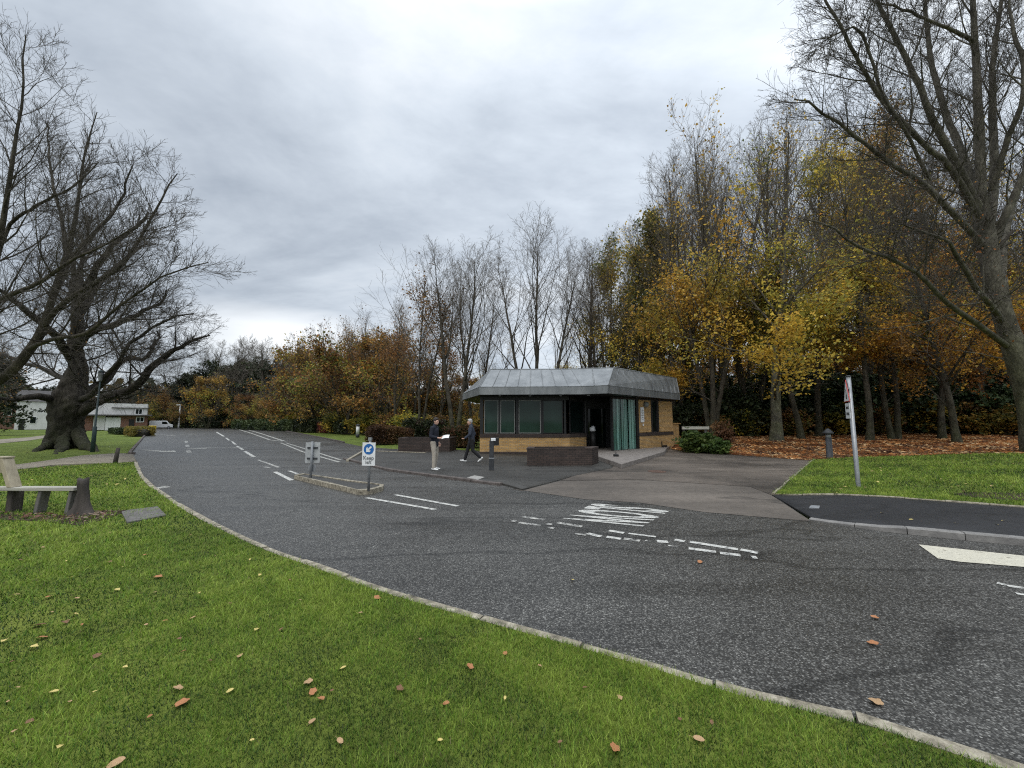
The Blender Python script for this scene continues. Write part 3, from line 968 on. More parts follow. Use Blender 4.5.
def text_mesh(name, body, size, mat, parent=None, matrix=None, offset=0.0, extrude=0.0, align='CENTER'):
    cu = bpy.data.curves.new(name, 'FONT')
    cu.body = body; cu.size = size; cu.align_x = align; cu.align_y = 'CENTER'; cu.offset = offset; cu.extrude = extrude
    cu.resolution_u = 4
    ob = bpy.data.objects.new(name, cu); COL.objects.link(ob)
    dg = bpy.context.evaluated_depsgraph_get()
    me = bpy.data.meshes.new_from_object(ob.evaluated_get(dg))
    bpy.data.objects.remove(ob); bpy.data.curves.remove(cu)
    if matrix is not None: me.transform(matrix)
    me.materials.clear(); me.materials.append(mat)
    o = bpy.data.objects.new(name, me); COL.objects.link(o); me.name = name
    if parent is not None: set_parent(o, parent)
    return o

# SLOW, painted long for drivers who come from the left
a_, b_ = G(560, 514.5), G(659, 516)
mid = (G(562, 517) + G(735, 521)) * 0.25 + (G(608, 504) + G(625, 526)) * 0.25
tm = text_mesh('slow_marking', 'SLOW', 1.0, M_WHITE, offset=0.03)
xs = [v.co.x for v in tm.data.vertices]; ys = [v.co.y for v in tm.data.vertices]
w_, h_ = max(xs) - min(xs), max(ys) - min(ys)
corner = {k: G(*uv) for k, uv in dict(bl=(593, 503.4), tl=(671, 511), br=(558, 521), tr=(644, 527)).items()}
for v in tm.data.vertices:  # letters run towards the camera, their heads to the right
    s_, t_ = (v.co.x - min(xs)) / w_, (v.co.y - min(ys)) / h_
    p = corner['bl'].lerp(corner['br'], s_).lerp(corner['tl'].lerp(corner['tr'], s_), t_)
    v.co = (p.x, p.y, 0.008)
bmx = bmesh.new(); bmx.from_mesh(tm.data)
for f in bmx.faces:
    if f.normal.z < 0: f.normal_flip()
bmx.to_mesh(tm.data); bmx.free()
tm['kind'] = 'structure'

# ------------------------------------------------------------------ gatehouse
M_BRICK_Y = mk_brick('buff_brick', (0.50, 0.30, 0.105), (0.36, 0.205, 0.07), (0.30, 0.24, 0.16))
M_BRICK_D = mk_brick('dark_brick', (0.070, 0.050, 0.042), (0.045, 0.035, 0.032), (0.03, 0.027, 0.025))
M_BRICK_R = mk_brick('red_brick', (0.22, 0.085, 0.055), (0.16, 0.06, 0.04), (0.2, 0.17, 0.14))
M_ZINC = mk('zinc_roof', (0.115, 0.122, 0.127), (0.185, 0.195, 0.20), 1.6, 0.5, 0.2, 0.35, 0.5, (1, 1, .35), c3=(0.25, 0.26, 0.265))
M_ZINC_D = mk('zinc_roof_shaded_face', (0.085, 0.09, 0.093), (0.14, 0.148, 0.152), 1.8, 0.55, 0.2, 0.3, 0.5, (1, 1, .25), c3=(0.20, 0.208, 0.212))  # streaked zinc of the right-hand roof face, its shade put into the colour
M_BLACK = mk('black_painted_timber', (0.006, 0.006, 0.0065), (0.014, 0.014, 0.014), 8, 0.5, 0.1)
M_FRAMEP = mk('pale_window_frame', (0.13, 0.135, 0.125), (0.20, 0.205, 0.19), 8, 0.5, 0.05)
M_STEP = mk('concrete_step', (0.13, 0.115, 0.105), (0.23, 0.205, 0.185), 5, 0.85, 0.4)
M_GALV = mk('galvanised_steel', (0.24, 0.25, 0.26), (0.36, 0.37, 0.38), 14, 0.45, 0.1, 0.7)
M_GREYP = mk('grey_painted_steel', (0.17, 0.18, 0.19), (0.25, 0.26, 0.27), 6, 0.5, 0.1)
M_WHITEP = mk('white_paint', (0.62, 0.63, 0.63), (0.74, 0.75, 0.75), 6, 0.45, 0.05)
M_BLUE = mk('sign_blue', (0.015, 0.10, 0.32), (0.02, 0.13, 0.38), 6, 0.4)
M_REDS = mk('sign_red', (0.40, 0.02, 0.02), (0.5, 0.03, 0.03), 6, 0.4)
M_INK = mk('sign_black', (0.02, 0.02, 0.022), (0.04, 0.04, 0.042), 6, 0.5)
M_INKG = mk('sign_grey_ink', (0.10, 0.11, 0.12), (0.18, 0.19, 0.20), 30, 0.5)
M_BOLL = mk('dark_bollard', (0.018, 0.020, 0.023), (0.045, 0.048, 0.052), 9, 0.55, 0.2)
M_SIGNBACK = mk('bare_sign_back', (0.30, 0.31, 0.31), (0.42, 0.43, 0.43), 8, 0.55)
M_PAVER = mk('paver', (0.22, 0.21, 0.19), (0.33, 0.32, 0.30), 6, 0.85, 0.3)


def mk_glass(name, tint, blind=None):
    """dark office glass; the room or blind behind it gives the tone"""
    t = NT(name)
    v = t.coord('Object')
    n = t.noise(v, 1.1, 3, 0.5)
    col = t.ramp(n, [(0.3, tuple(c * .7 for c in tint)), (0.7, tuple(c * 1.25 for c in tint))])
    wob = t.bump(t.noise(v, 2.5, 2, 0.5), 0.05, 0.01)
    return t.out(t.pbr(col, 0.06, wob, spec=0.22))

M_GLASS_G = mk_glass('green_glass', (0.018, 0.038, 0.030))
M_GLASS_D = mk_glass('dark_glass', (0.005, 0.009, 0.008))


def mk_curtain():
    t = NT('green_vertical_blind')
    tc = t.n('ShaderNodeTexCoord')
    w = t.n('ShaderNodeTexWave', i_Vector=tc.outputs['UV'], i_Scale=1.5, i_Distortion=1.0)
    w.inputs['Detail'].default_value = 2
    col = t.ramp(w.outputs[0], [(0.15, (0.03, 0.075, 0.062)), (0.5, (0.085, 0.185, 0.152)), (0.85, (0.16, 0.29, 0.25))])
    return t.out(t.pbr(col, 0.12, spec=0.5))
M_CURT = mk_curtain()

KI = empty('gatehouse', (3.2, 22.5, 0.0))
tag(KI, 'low buff brick gatehouse with black windows and a grey metal mansard roof', 'gatehouse')
Wa, Wb, Wc = Vector((-1.64, 19.8)), Vector((2.93, 19.8)), Vector((4.0, 20.9))
R1, R2 = Vector((4.1, 22.6)), Vector((6.4, 22.6))
W1, W2 = Vector((5.14, 19.9)), Vector((9.97, 24.0))
W3, W4 = Vector((7.6, 28.4)), Vector((-1.64, 27.4))
L12 = lambda s: W1.lerp(W2, s)
ZB = 0.86      # top of the low brick wall
ZS = 1.05      # top of the dark sill band
ZT = 2.98      # soffit


def wall_run(m, a, b, z0, z1, th=0.22, mi=0, out=0.0):
    """upright slab from a to b; th goes to the inside (left of a to b)"""
    d = (b - a).normalized(); n = Vector((-d.y, d.x))
    a2, b2 = a - n * out, b - n * out
    m.prism([a2, b2, b2 + n * (th + out), a2 + n * (th + out)], z0, z1, mi)

m = MB()
wall_run(m, Wa, Wb, 0.14, ZB); wall_run(m, Wb + Vector((0.002, 0)), Wc, 0.14, ZB)
wall_run(m, L12(.385), L12(.5), 0.14, ZB); wall_run(m, L12(.5), W2, 0.14, ZB)
wall_run(m, L12(.39), L12(.60), ZS + .01, ZT - .1); wall_run(m, L12(.745), W2, ZS + .01, ZT - .1)
wall_run(m, W2, W3, 0.0, ZT); wall_run(m, W3, W4, 0.0, ZT); wall_run(m, W4, Wa + Vector((0, .24)), 0.0, ZT)
m.build('wall', M_BRICK_Y, KI)
m = MB(); wall_run(m, Wa, Wb, -0.05, 0.137, out=.02); wall_run(m, Wb, Wc, -0.05, 0.136, out=.02); m.build('plinth', M_BRICK_D, KI)
m = MB(); wall_run(m, L12(.386), W2, -0.05, 0.137, out=.02); m.build('plinth', M_BRICK_D, KI)
m = MB(); wall_run(m, Wa, Wb, ZB + .003, ZS, out=.035); wall_run(m, Wb, Wc, ZB + .003, ZS - .002, out=.035); m.build('sill_band', M_BRICK_D, KI)
m = MB(); wall_run(m, L12(.386), W2, ZB + .003, ZS, out=.03); m.build('sill_band', M_BRICK_D, KI)
# black timber posts, heads and the deep entrance
m = MB()
for f in (0.0, 0.2175, 0.4127, 0.6937, 0.955):
    p = Wa.lerp(Wb, f); m.box((p.x + (0 if f else .08), p.y + .10, (ZS + ZT) / 2), (.11 if f else .16, .08 if f else .2, ZT - ZS))
m.box(((Wa.x + Wb.x) / 2, Wa.y + .115, ZT - .1), (Wb.x - Wa.x, .19, .2))
d_ = (Wc - Wb).normalized(); n_ = Vector((-d_.y, d_.x))
for f in (0.97,):
    p = Wb.lerp(Wc, f) + n_ * .1; m.box((p.x, p.y, (ZS + ZT) / 2), (.12, .12, ZT - ZS), math.atan2(d_.y, d_.x))
wall_run(m, Wb + d_ * .1, Wc, ZT - .2, ZT - .003, .15)
wall_run(m, Wc, R1, 0.0, ZT); wall_run(m, R1, R2, 0.0, ZT)
wall_run(m, L12(.36), L12(.395), 0.0, ZT, .15, out=.02); wall_run(m, L12(0.0) , L12(.0155), 0.0, ZT, .1, out=.01)
wall_run(m, L12(.397), W2, ZT - .098, ZT - .003, .2, out=.01); wall_run(m, L12(0.016), L12(.359), ZT - .12, ZT - .004, .12)
wall_run(m, L12(.605), L12(.632), ZS + .002, ZT - .1, .14); wall_run(m, L12(.715), L12(.742), ZS + .002, ZT - .1, .14)
m.build('black_framing', M_BLACK, KI)

def window(a, b, z0, z1, glass, inset=.04, fw=.045, fmat=None):
    d = (b - a).normalized(); n = Vector((-d.y, d.x)); L = (b - a).length
    f = MB()
    q = lambda s, z, o: Vector((a.x + d.x * s + n.x * o, a.y + d.y * s + n.y * o, z))
    for s0, s1, zz0, zz1 in ((0, L, z0, z0 + fw), (0, L, z1 - fw, z1), (0, fw, z0 + fw, z1 - fw), (L - fw, L, z0 + fw, z1 - fw)):
        P0, P1 = q(s0, zz0, inset), q(s1, zz0, inset)
        f.prism([P0, P1, P1 + Vector((n.x, n.y, 0)) * .05, P0 + Vector((n.x, n.y, 0)) * .05], zz0, zz1)
    fr = f.build('window', fmat or M_FRAMEP, KI)
    g = MB()
    g.quad(q(fw * .6, z0 + fw * .6, inset + .03), q(L - fw * .6, z0 + fw * .6, inset + .03), q(L - fw * .6, z1 - fw * .6, inset + .03), q(fw * .6, z1 - fw * .6, inset + .03))
    g.build('pane', glass, fr, recalc=False)

def fx(u): return Vector(((u - 512) / 385 * 19.75, 19.8))
for (u0, u1, gl, fm) in ((484.2, 498.3, M_GLASS_G, None), (500.3, 515.0, M_GLASS_G, None), (518.6, 540.8, M_GLASS_G, None), (542.8, 563.0, M_GLASS_G, M_BLACK)):
    window(fx(u0), fx(u1), ZS + .02, ZT - .21, gl, fmat=fm, fw=.04)
window(Wb + d_ * .12, Wc - d_ * .12, ZS + .02, ZT - .21, M_GLASS_D, fmat=M_BLACK)
window(L12(.634), L12(.713), ZS + .02, ZT - .11, M_GLASS_D, fmat=M_BLACK)
# entrance: glazed screen with pale green blinds, dark door leaf in the recess
for s0, s1 in ((.018, .122), (.131, .238), (.248, .355)):
    a, b = L12(s0), L12(s1)
    dd = (b - a).normalized(); nn = Vector((-dd.y, dd.x))
    g = MB(); a3, b3 = a + nn * .04, b + nn * .04
    k = 10; vs = []
    for i in range(k + 1):
        p = a3.lerp(b3, i / k) + nn * .02 * math.sin(i * 2.2 + s0 * 40)
        vs += [(p.x, p.y, .2), (p.x, p.y, ZT - .125)]
    g.add(vs, [(2 * i, 2 * i + 2, 2 * i + 3, 2 * i + 1) for i in range(k)])
    g.build('glazed_screen', M_CURT, KI, recalc=False)
m = MB(); wall_run(m, R1 + Vector((.35, -.05)), R1 + Vector((1.35, -.05)), .2, 2.4, .04)
dr = m.build('door', M_GLASS_D, KI)
m = MB(); m.tube([(R1.x + .5, R1.y - .11, 1.0), (R1.x + .5, R1.y - .11, 1.5)], .018, 8); m.build('handle', M_GALV, dr)
# step of the entrance
st = [G(596, 455.5, .18), G(621.5, 464, .18), G(668, 451.5, .18)]
m = MB(); m.prism([(4.0, 20.95), (st[0].x, st[0].y), (st[1].x, st[1].y), (st[2].x - .2, st[2].y), (L12(.9).x, L12(.9).y - .03), (L12(.39).x, L12(.39).y - .04), (6.4, 22.5), (4.1, 22.5)], 0.0, .18)
m.build('step', M_STEP, KI, bevel=.012)
# dark floor and lining so that nothing shows through
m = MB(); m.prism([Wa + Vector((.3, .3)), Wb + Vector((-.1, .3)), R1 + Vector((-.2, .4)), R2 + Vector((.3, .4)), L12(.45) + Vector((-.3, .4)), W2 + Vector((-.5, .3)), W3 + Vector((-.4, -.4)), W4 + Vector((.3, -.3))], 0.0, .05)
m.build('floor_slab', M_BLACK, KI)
# roof
A, B, C, D, E, F_, G_ = [Vector(p) for p in ((-3.06, 23.9), (-1.6, 19.0), (3.4, 18.7), (4.5, 18.0), (10.45, 24.0), (10.2, 29.6), (-2.6, 28.6))]
TA, TB, TC, TD, TE, TF, TG = [Vector(p) for p in ((-1.75, 24.1), (-1.15, 20.45), (3.15, 20.3), (5.25, 19.75), (10.62, 24.75), (9.9, 28.6), (-1.6, 27.6))]
eave = [A, B, C, D, E, F_, G_]; top = [TA, TB, TC, TD, TE, TF, TG]
Z0, Z1, Z2 = 3.0, 3.38, 4.45
m = MB(); n = 7
for i in range(n):
    j = (i + 1) % n
    a, b, ta, tb = eave[i], eave[j], top[i], top[j]
    mi = 1 if i == 3 else 0
    m.quad((a.x, a.y, Z0), (b.x, b.y, Z0), (b.x, b.y, Z1), (a.x, a.y, Z1), mi)
    # the slope starts a little behind the band
    k = .03
    a2, b2 = a.lerp(ta, k), b.lerp(tb, k)
    m.quad((a.x, a.y, Z1), (b.x, b.y, Z1), (b2.x, b2.y, Z1 + .02), (a2.x, a2.y, Z1 + .02), mi)
    m.quad((a2.x, a2.y, Z1 + .02), (b2.x, b2.y, Z1 + .02), (tb.x, tb.y, Z2), (ta.x, ta.y, Z2), mi)
    L = (b - a).length; ns = max(2, round(L / .62))
    for q in range(ns + 1):
        f = q / ns
        p0, p1 = a2.lerp(b2, f), ta.lerp(tb, f)
        m.tube([(p0.x, p0.y, Z1 + .02), (p1.x, p1.y, Z2)], .024, 5, mi, cap=False, smooth=False)
    for q in range(0, ns + 1, 4):
        p0 = a.lerp(b, q / ns); m.box((p0.x, p0.y, (Z0 + Z1) / 2), (.02, .02, Z1 - Z0 - .01), 0, mi)
    m.tube([(a.x, a.y, Z1 + .005), (b.x, b.y, Z1 + .005)], .014, 5, mi)
    m.tube([(ta.x, ta.y, Z2), (tb.x, tb.y, Z2)], .03, 5, mi)
m.add([(p.x, p.y, Z2 - .01) for p in top], [tuple(range(n))])
roof = m.build('roof', [M_ZINC, M_ZINC_D], KI, recalc=False)
m = MB(); m.prism([e.lerp(t_, .02) for e, t_ in zip(eave, top)], ZT + .006, ZT + .03)
m.build('soffit', M_BLACK, roof)
for q_ in (B.lerp(C, .2), B.lerp(C, .5), B.lerp(C, .8), C.lerp(D, .3)):
    m = MB(); m.cyl((q_.x, q_.y + .25, Z0 - .07), .07, .09, 10); m.build('soffit_light', M_GREYP, roof)
# notice and round lamp on the brick panel
nv = Vector((-(W1 - W2).normalized().y, (W1 - W2).normalized().x)) * 1
if nv.y > 0: nv = -nv
def on_side(s, z, o): p = L12(s) + nv * o; return Vector((p.x, p.y, z))
dn = (W2 - W1).normalized()
m = MB(); p = on_side(.45, 2.05, .025); m.box(p, (.34, .03, .85), math.atan2(dn.y, dn.x))
nb = m.build('notice', M_WHITEP, KI)
m = MB()
for k, zz in enumerate((2.3, 2.2, 2.1, 2.0, 1.9, 1.8)): m.box(on_side(.45, zz, .0435), (.22 if k % 2 else .17, .004, .03), math.atan2(dn.y, dn.x))
m.build('notice_print', M_INKG, nb)
m = MB(); m.box(on_side(.462, 1.48, .02), (.11, .02, .13), math.atan2(dn.y, dn.x)); m.build('small_notice', M_WHITEP, KI)
m = MB(); m.ball(on_side(.505, 2.63, .06), (.17, .17, .17), 14, 9); m.build('wall_lamp', M_FRAMEP, KI)
# brick pier at the back corner
m = MB(); m.prism([(9.9, 24.6), (10.9, 25.3), (10.6, 25.9), (9.7, 25.2)], 0, 1.5); m.box((10.35, 25.3, 1.53), (1.15, .75, .06), R(33))
pr = m.build('brick_pier', M_BRICK_Y, loc=(10.3, 25.2, 0)); tag(pr, 'short buff brick pier in shade against the back corner of the gatehouse', 'pier')

# dark brick planter in front of the gatehouse windows, and the long one on the left
def planter(name, poly, h, label, z=0.04):
    cx, cy = sum(p[0] for p in poly) / len(poly), sum(p[1] for p in poly) / len(poly)
    root = empty(name, (cx, cy, z)); tag(root, label, 'planter')
    m = MB(); n = len(poly)
    c = Vector((cx, cy))
    ins = [Vector(p) + (c - Vector(p)).normalized() * .26 for p in poly]
    for i in range(n):
        j = (i + 1) % n
        m.prism([poly[i], poly[j], ins[j], ins[i]], z - .05, h)
    m.build('brick_wall', M_BRICK_D, root)
    m = MB()
    out = [Vector(p) - (c - Vector(p)).normalized() * .02 for p in poly]; ins2 = [p + (c - p).normalized() * .03 for p in ins]
    for i in range(n):
        j = (i + 1) % n
        m.prism([out[i], out[j], ins2[j], ins2[i]], h + .002, h + .062)
    m.build('coping', M_BRICK_D, root)
    m = MB(); m.prism(ins, z, h - .12); m.build('soil', M_SOIL, root)
    return root
a, b = G(527, 465, .05), G(592, 464.5, .05)
planter('brick_planter', [(a.x, a.y), (b.x, b.y), (b.x + .45, b.y + .9), (a.x + .1, a.y + .95)], .62, 'dark brick planter box standing in front of the gatehouse windows')
a, b = G(398, 452, .05), G(449.5, 451.5, .05)
planter('brick_planter', [(a.x, a.y), (b.x, b.y), (b.x + .2, b.y + 1.1), (a.x + .1, a.y + 1.1)], .74, 'long dark brick planter wall behind the man with beige trousers')

# black bin with pale liner in the doorway
p = G(592, 455, .18)
p = Vector((4.40, 21.1, .18))
root = empty('litter_bin', p); tag(root, 'slim black bin with a white liner in the dark gatehouse doorway', 'bin')
m = MB(); m.tube([p, p + Vector((0, 0, .98))], [.15, .18], 14); m.build('body', M_BLACK, root)
m = MB(); m.tube([p + Vector((0, 0, .97)), p + Vector((-.02, 0, 1.12)), p + Vector((.06, -.03, 1.24))], [.185, .16, .05], 9); m.build('liner', M_WHITEP, root)
p = G(616, 456.5, .18)
m = MB(); m.box(p + Vector((0, 0, .05)), (.2, .16, .1)); m.tube([p + Vector((0, 0, .1)), p + Vector((0, 0, .2))], [.02, .02], 8)
o = m.build('door_weight', M_BLACK, loc=p, bevel=.01); tag(o, 'small black door weight on the entrance step beside the green blinds', 'door weight')
p = on_side(.72, .18, .35)
m = MB(); m.box(p + Vector((0, 0, .06)), (.5, .1, .12), R(40)); m.box(p + Vector((-.18, -.1, .17)), (.05, .05, .34)); 
o = m.build('boot_scraper', M_BLACK, loc=p, bevel=.008); tag(o, 'black boot scraper on the step under the gatehouse side wall', 'boot scraper')

# ------------------------------------------------------------------ small street furniture
def card_post():
    p = G(491.5, 470, .055)
    root = empty('card_reader_post', p); tag(root, 'black post with a reader box on top near the gatehouse corner', 'post')
    m = MB(); m.box(p + Vector((0, 0, .19)), (.165, .165, .38)); m.box(p + Vector((0, 0, .71)), (.15, .15, .58)); m.build('post', M_BOLL, root, bevel=.008)
    m = MB(); m.box(p + Vector((0, 0, .40)), (.18, .18, .035)); m.build('band', M_GREYP, root)
    m = MB(); m.box(p + Vector((.10, .02, .96)), (.30, .17, .26)); b = m.build('reader_box', M_BLACK, root, bevel=.012)
    m = MB(); m.box(p + Vector((.06, -.07, 1.03)), (.16, .04, .1)); m.build('reader_face', M_WHITEP, b, bevel=.01)
card_post()

def keep_left():
    # island
    px = [(294, 479), (325, 487), (358.5, 495), (372, 494.2), (383, 491), (383.7, 488.8), (349, 484), (303, 477)]
    P = [G(u, v).xy for u, v in px]
    c = sum(P, Vector((0, 0))) / len(P)
    m = MB()
    ins = [p + (c - p).normalized() * .13 for p in P]
    n = len(P)
    for i in range(n):
        j = (i + 1) % n
        m.prism([P[i], P[j], ins[j], ins[i]], -.03, .115)
    root = empty('traffic_island', (c.x, c.y, 0)); tag(root, 'narrow kerbed traffic island in the middle of the road', 'traffic island')
    m.build('kerb_stones', M_KERB, root)
    m = MB(); m.prism(ins, 0, .09); m.build('island_top', M_FORE, root)
    # sign that faces the camera
    p = G(368.5, 491, .09)
    s = empty('keep_left_sign', (p.x, p.y, .09)); tag(s, 'white sign with a blue disc and white arrow at the near island end', 'road sign')
    m = MB(); m.cyl(p, .03, 1.20, 12); m.box(p + Vector((0, 0, 1.21)), (.075, .075, .07)); m.build('post', M_GALV, s)
    pz = 0.95; w, h = .32, .54
    fr = Vector((0, -.05, 0)); yaw = R(-6)
    rot = Matrix.Rotation(yaw, 3, 'Z')
    def pl(x, z, o=0.0): return p + rot @ Vector((x, -.05 - o, 0)) + Vector((0, 0, pz + z - .09 + .0))
    m = MB(); m.box(pl(0, 0), (w, .012, h), yaw); bd = m.build('sign_plate', M_WHITEP, s, bevel=.003)
    disc = MB(); cz = .115; r = .125
    disc.add([pl(r * math.cos(a), cz + r * math.sin(a), .0085) for a in [i * math.tau / 40 for i in range(40)]], [tuple(range(40))])
    disc.build('disc', M_BLUE, bd, recalc=False)
    ar = MB()
    def pt(x, y):
        a = R(225); return pl(x * math.cos(a) - y * math.sin(a), cz + x * math.sin(a) + y * math.cos(a), .011)
    A_ = [(-.09, -.020), (.015, -.020), (-.015, -.05), (.02, -.068), (.088, 0), (.02, .068), (-.015, .05), (.015, .020), (-.09, .020)]
    ar.add([pt(*q) for q in A_], [(0, 1, 7, 8), (1, 2, 3, 4), (1, 4, 7), (4, 5, 6, 7)])
    ar.build('arrow', M_WHITEP, bd, recalc=False)
    for body, z, sz in (('Keep', -.09, .125), ('left', -.19, .115)):
        M = Matrix.Translation(pl(0, z, .011) - p) @ Matrix.Rotation(yaw, 4, 'Z') @ Matrix.Rotation(R(90), 4, 'X')
        text_mesh('lettering', body, sz, M_INKG, bd, Matrix.Translation(p - bd.parent.location) @ M, offset=.002)
    # the one that turns its back
    p = G(310.5, 479, .09)
    s = empty('keep_left_sign', (p.x, p.y, .09)); tag(s, 'back of a grey keep left sign at the far island end', 'road sign')
    m = MB(); m.cyl(p, .033, 1.05, 12); m.build('post', M_GREYP, s)
    m = MB(); m.box(p + Vector((0, .055, .73)), (.42, .012, .58)); pb = m.build('sign_plate', M_SIGNBACK, s, bevel=.003)
    for z in (.87, .57):
        m = MB(); m.box(p + Vector((0, .035, z)), (.29, .028, .045)); m.build('bracket', M_BOLL, pb)
    k = 24; ring = [p + Vector((.11 * math.cos(i * math.tau / k), .05, .30 + .11 * math.sin(i * math.tau / k))) for i in range(k)]
    m = MB(); m.add(ring + [q + Vector((0, .012, 0)) for q in ring], [tuple(range(k)), tuple(range(2 * k - 1, k - 1, -1))] + [(i, k + i, k + (i + 1) % k, (i + 1) % k) for i in range(k)])
    m.build('disc_back', M_GREYP, s)
keep_left()

def bollard_light(u, v, z, h, label, r=.11, mat_body=None, cap=None):
    p = GH(u, v) if z is None else G(u, v, z)
    root = empty('bollard', p); tag(root, label, 'bollard')
    return root, p

# grey bollard at the lawn corner
root, p = bollard_light(830, 459, None, 1.2, 'dark grey bollard light with a domed cap at the lawn corner by the drive')
hh = 1.36
m = MB(); m.tube([p + Vector((0, 0, -.05)), p + Vector((0, 0, .05)), p + Vector((0, 0, .06)), p + Vector((0, 0, hh - .42))], [.155, .155, .125, .115], 16); m.build('post', M_BOLL, root)
m = MB(); m.tube([p + Vector((0, 0, hh - .418)), p + Vector((0, 0, hh - .25))], [.10, .10], 16); m.build('lamp_glass', M_GREYP, root)
m = MB(); m.tube([p + Vector((0, 0, hh - .25)), p + Vector((0, 0, hh - .2)), p + Vector((0, 0, hh - .17)), p + Vector((0, 0, hh - .06)), p + Vector((0, 0, hh))], [.19, .21, .20, .10, .03], 16); m.build('cap', M_BOLL, root)
# white bollards by the hedge on the far side of the lay-by
def white_bollard(u, v, h, label):
    p = G(u, v)
    root = empty('bollard', p); tag(root, label, 'bollard', 'white bollards by the lay-by')
    m = MB(); m.tube([p, p + Vector((0, 0, h * .28))], [.19, .17], 12); m.build('base', M_BOLL, root)
    m = MB(); m.tube([p + Vector((0, 0, h * .28)), p + Vector((0, 0, h * .86))], [.17, .16], 12); m.build('body', M_WHITEP, root)
    m = MB(); m.tube([p + Vector((0, 0, h * .86)), p + Vector((0, 0, h * .92)), p + Vector((0, 0, h))], [.22, .22, .05], 12); m.build('cap', M_BOLL, root)
white_bollard(357.5, 437.5, 1.35, 'white bollard with a dark cap on grass beside the clipped brown hedge')
white_bollard(314.8, 431.5, 1.35, 'smaller looking white bollard in front of the dark bushes further along')

# right-hand warning sign on a grey pole, seen nearly edge on
def warn_sign():
    p = G(858.5, 488, .10); p.z = rz(p.x, p.y)
    root = empty('warning_sign', p); tag(root, 'red triangle warning sign and white plate on a tall grey pole on the lawn', 'road sign')
    m = MB(); top = p + Vector((-.01, .02, 2.72)); m.tube([p + Vector((0, 0, -.1)), p + Vector((0, 0, .02)), top], [.048, .048, .048], 14)
    m.build('pole', M_GALV, root)
    m = MB(); m.tube([top, top + Vector((0, 0, .012)), top + Vector((0, 0, .03))], [.06, .06, .03], 14); m.build('pole_cap', M_BOLL, root)
    yaw = R(-121)            # the plates face along the road
    rot = Matrix.Rotation(yaw, 3, 'Z')
    def pl(x, z, o=0.0): return p + rot @ Vector((x, -.075 - o, 0)) + Vector((0, 0, z))
    T = [(-.30, 2.09), (.30, 2.09), (0, 2.64)]
    m = MB(); m.add([pl(x, z, 0) for x, z in T] + [pl(x, z, .012) for x, z in T], [(0, 1, 2), (5, 4, 3), (0, 3, 4, 1), (1, 4, 5, 2), (2, 5, 3, 0)])
    tp = m.build('triangle_plate', M_REDS, root)
    c = (0, 2.27); T2 = [(c[0] + (x - c[0]) * .92, c[1] + (z - c[1]) * .92) for x, z in T]
    m = MB(); m.add([pl(x, z, .0145) for x, z in T2], [(0, 1, 2)]); m.build('triangle_face', M_WHITEP, tp, recalc=False)
    m = MB()
    for q in ([(-.055, 2.15), (.055, 2.15), (.06, 2.27), (-.06, 2.27)], [(-.028, 2.27), (.028, 2.27), (.028, 2.40), (-.028, 2.40)]): m.add([pl(x, z, .0165) for x, z in q], [(0, 1, 2, 3)])
    m.build('symbol', M_INK, tp, recalc=False)
    m = MB(); m.box(pl(0, 1.86, .006), (.46, .012, .38), yaw); pp = m.build('text_plate', M_WHITEP, root, bevel=.003)
    for body, z, sz in (('Speed', 1.95, .13), ('ramps', 1.80, .13)):
        M = Matrix.Translation(pl(0, z, .0145) - p) @ Matrix.Rotation(yaw, 4, 'Z') @ Matrix.Rotation(R(90), 4, 'X')
        text_mesh('lettering', body, sz, M_INK, pp, M, offset=.003)
    for z in (2.42, 2.15, 1.9):
        m = MB(); m.box(p + rot @ Vector((0, -.05, 0)) + Vector((0, 0, z)), (.15, .05, .04), yaw); m.build('clip', M_GALV, root)
warn_sign()

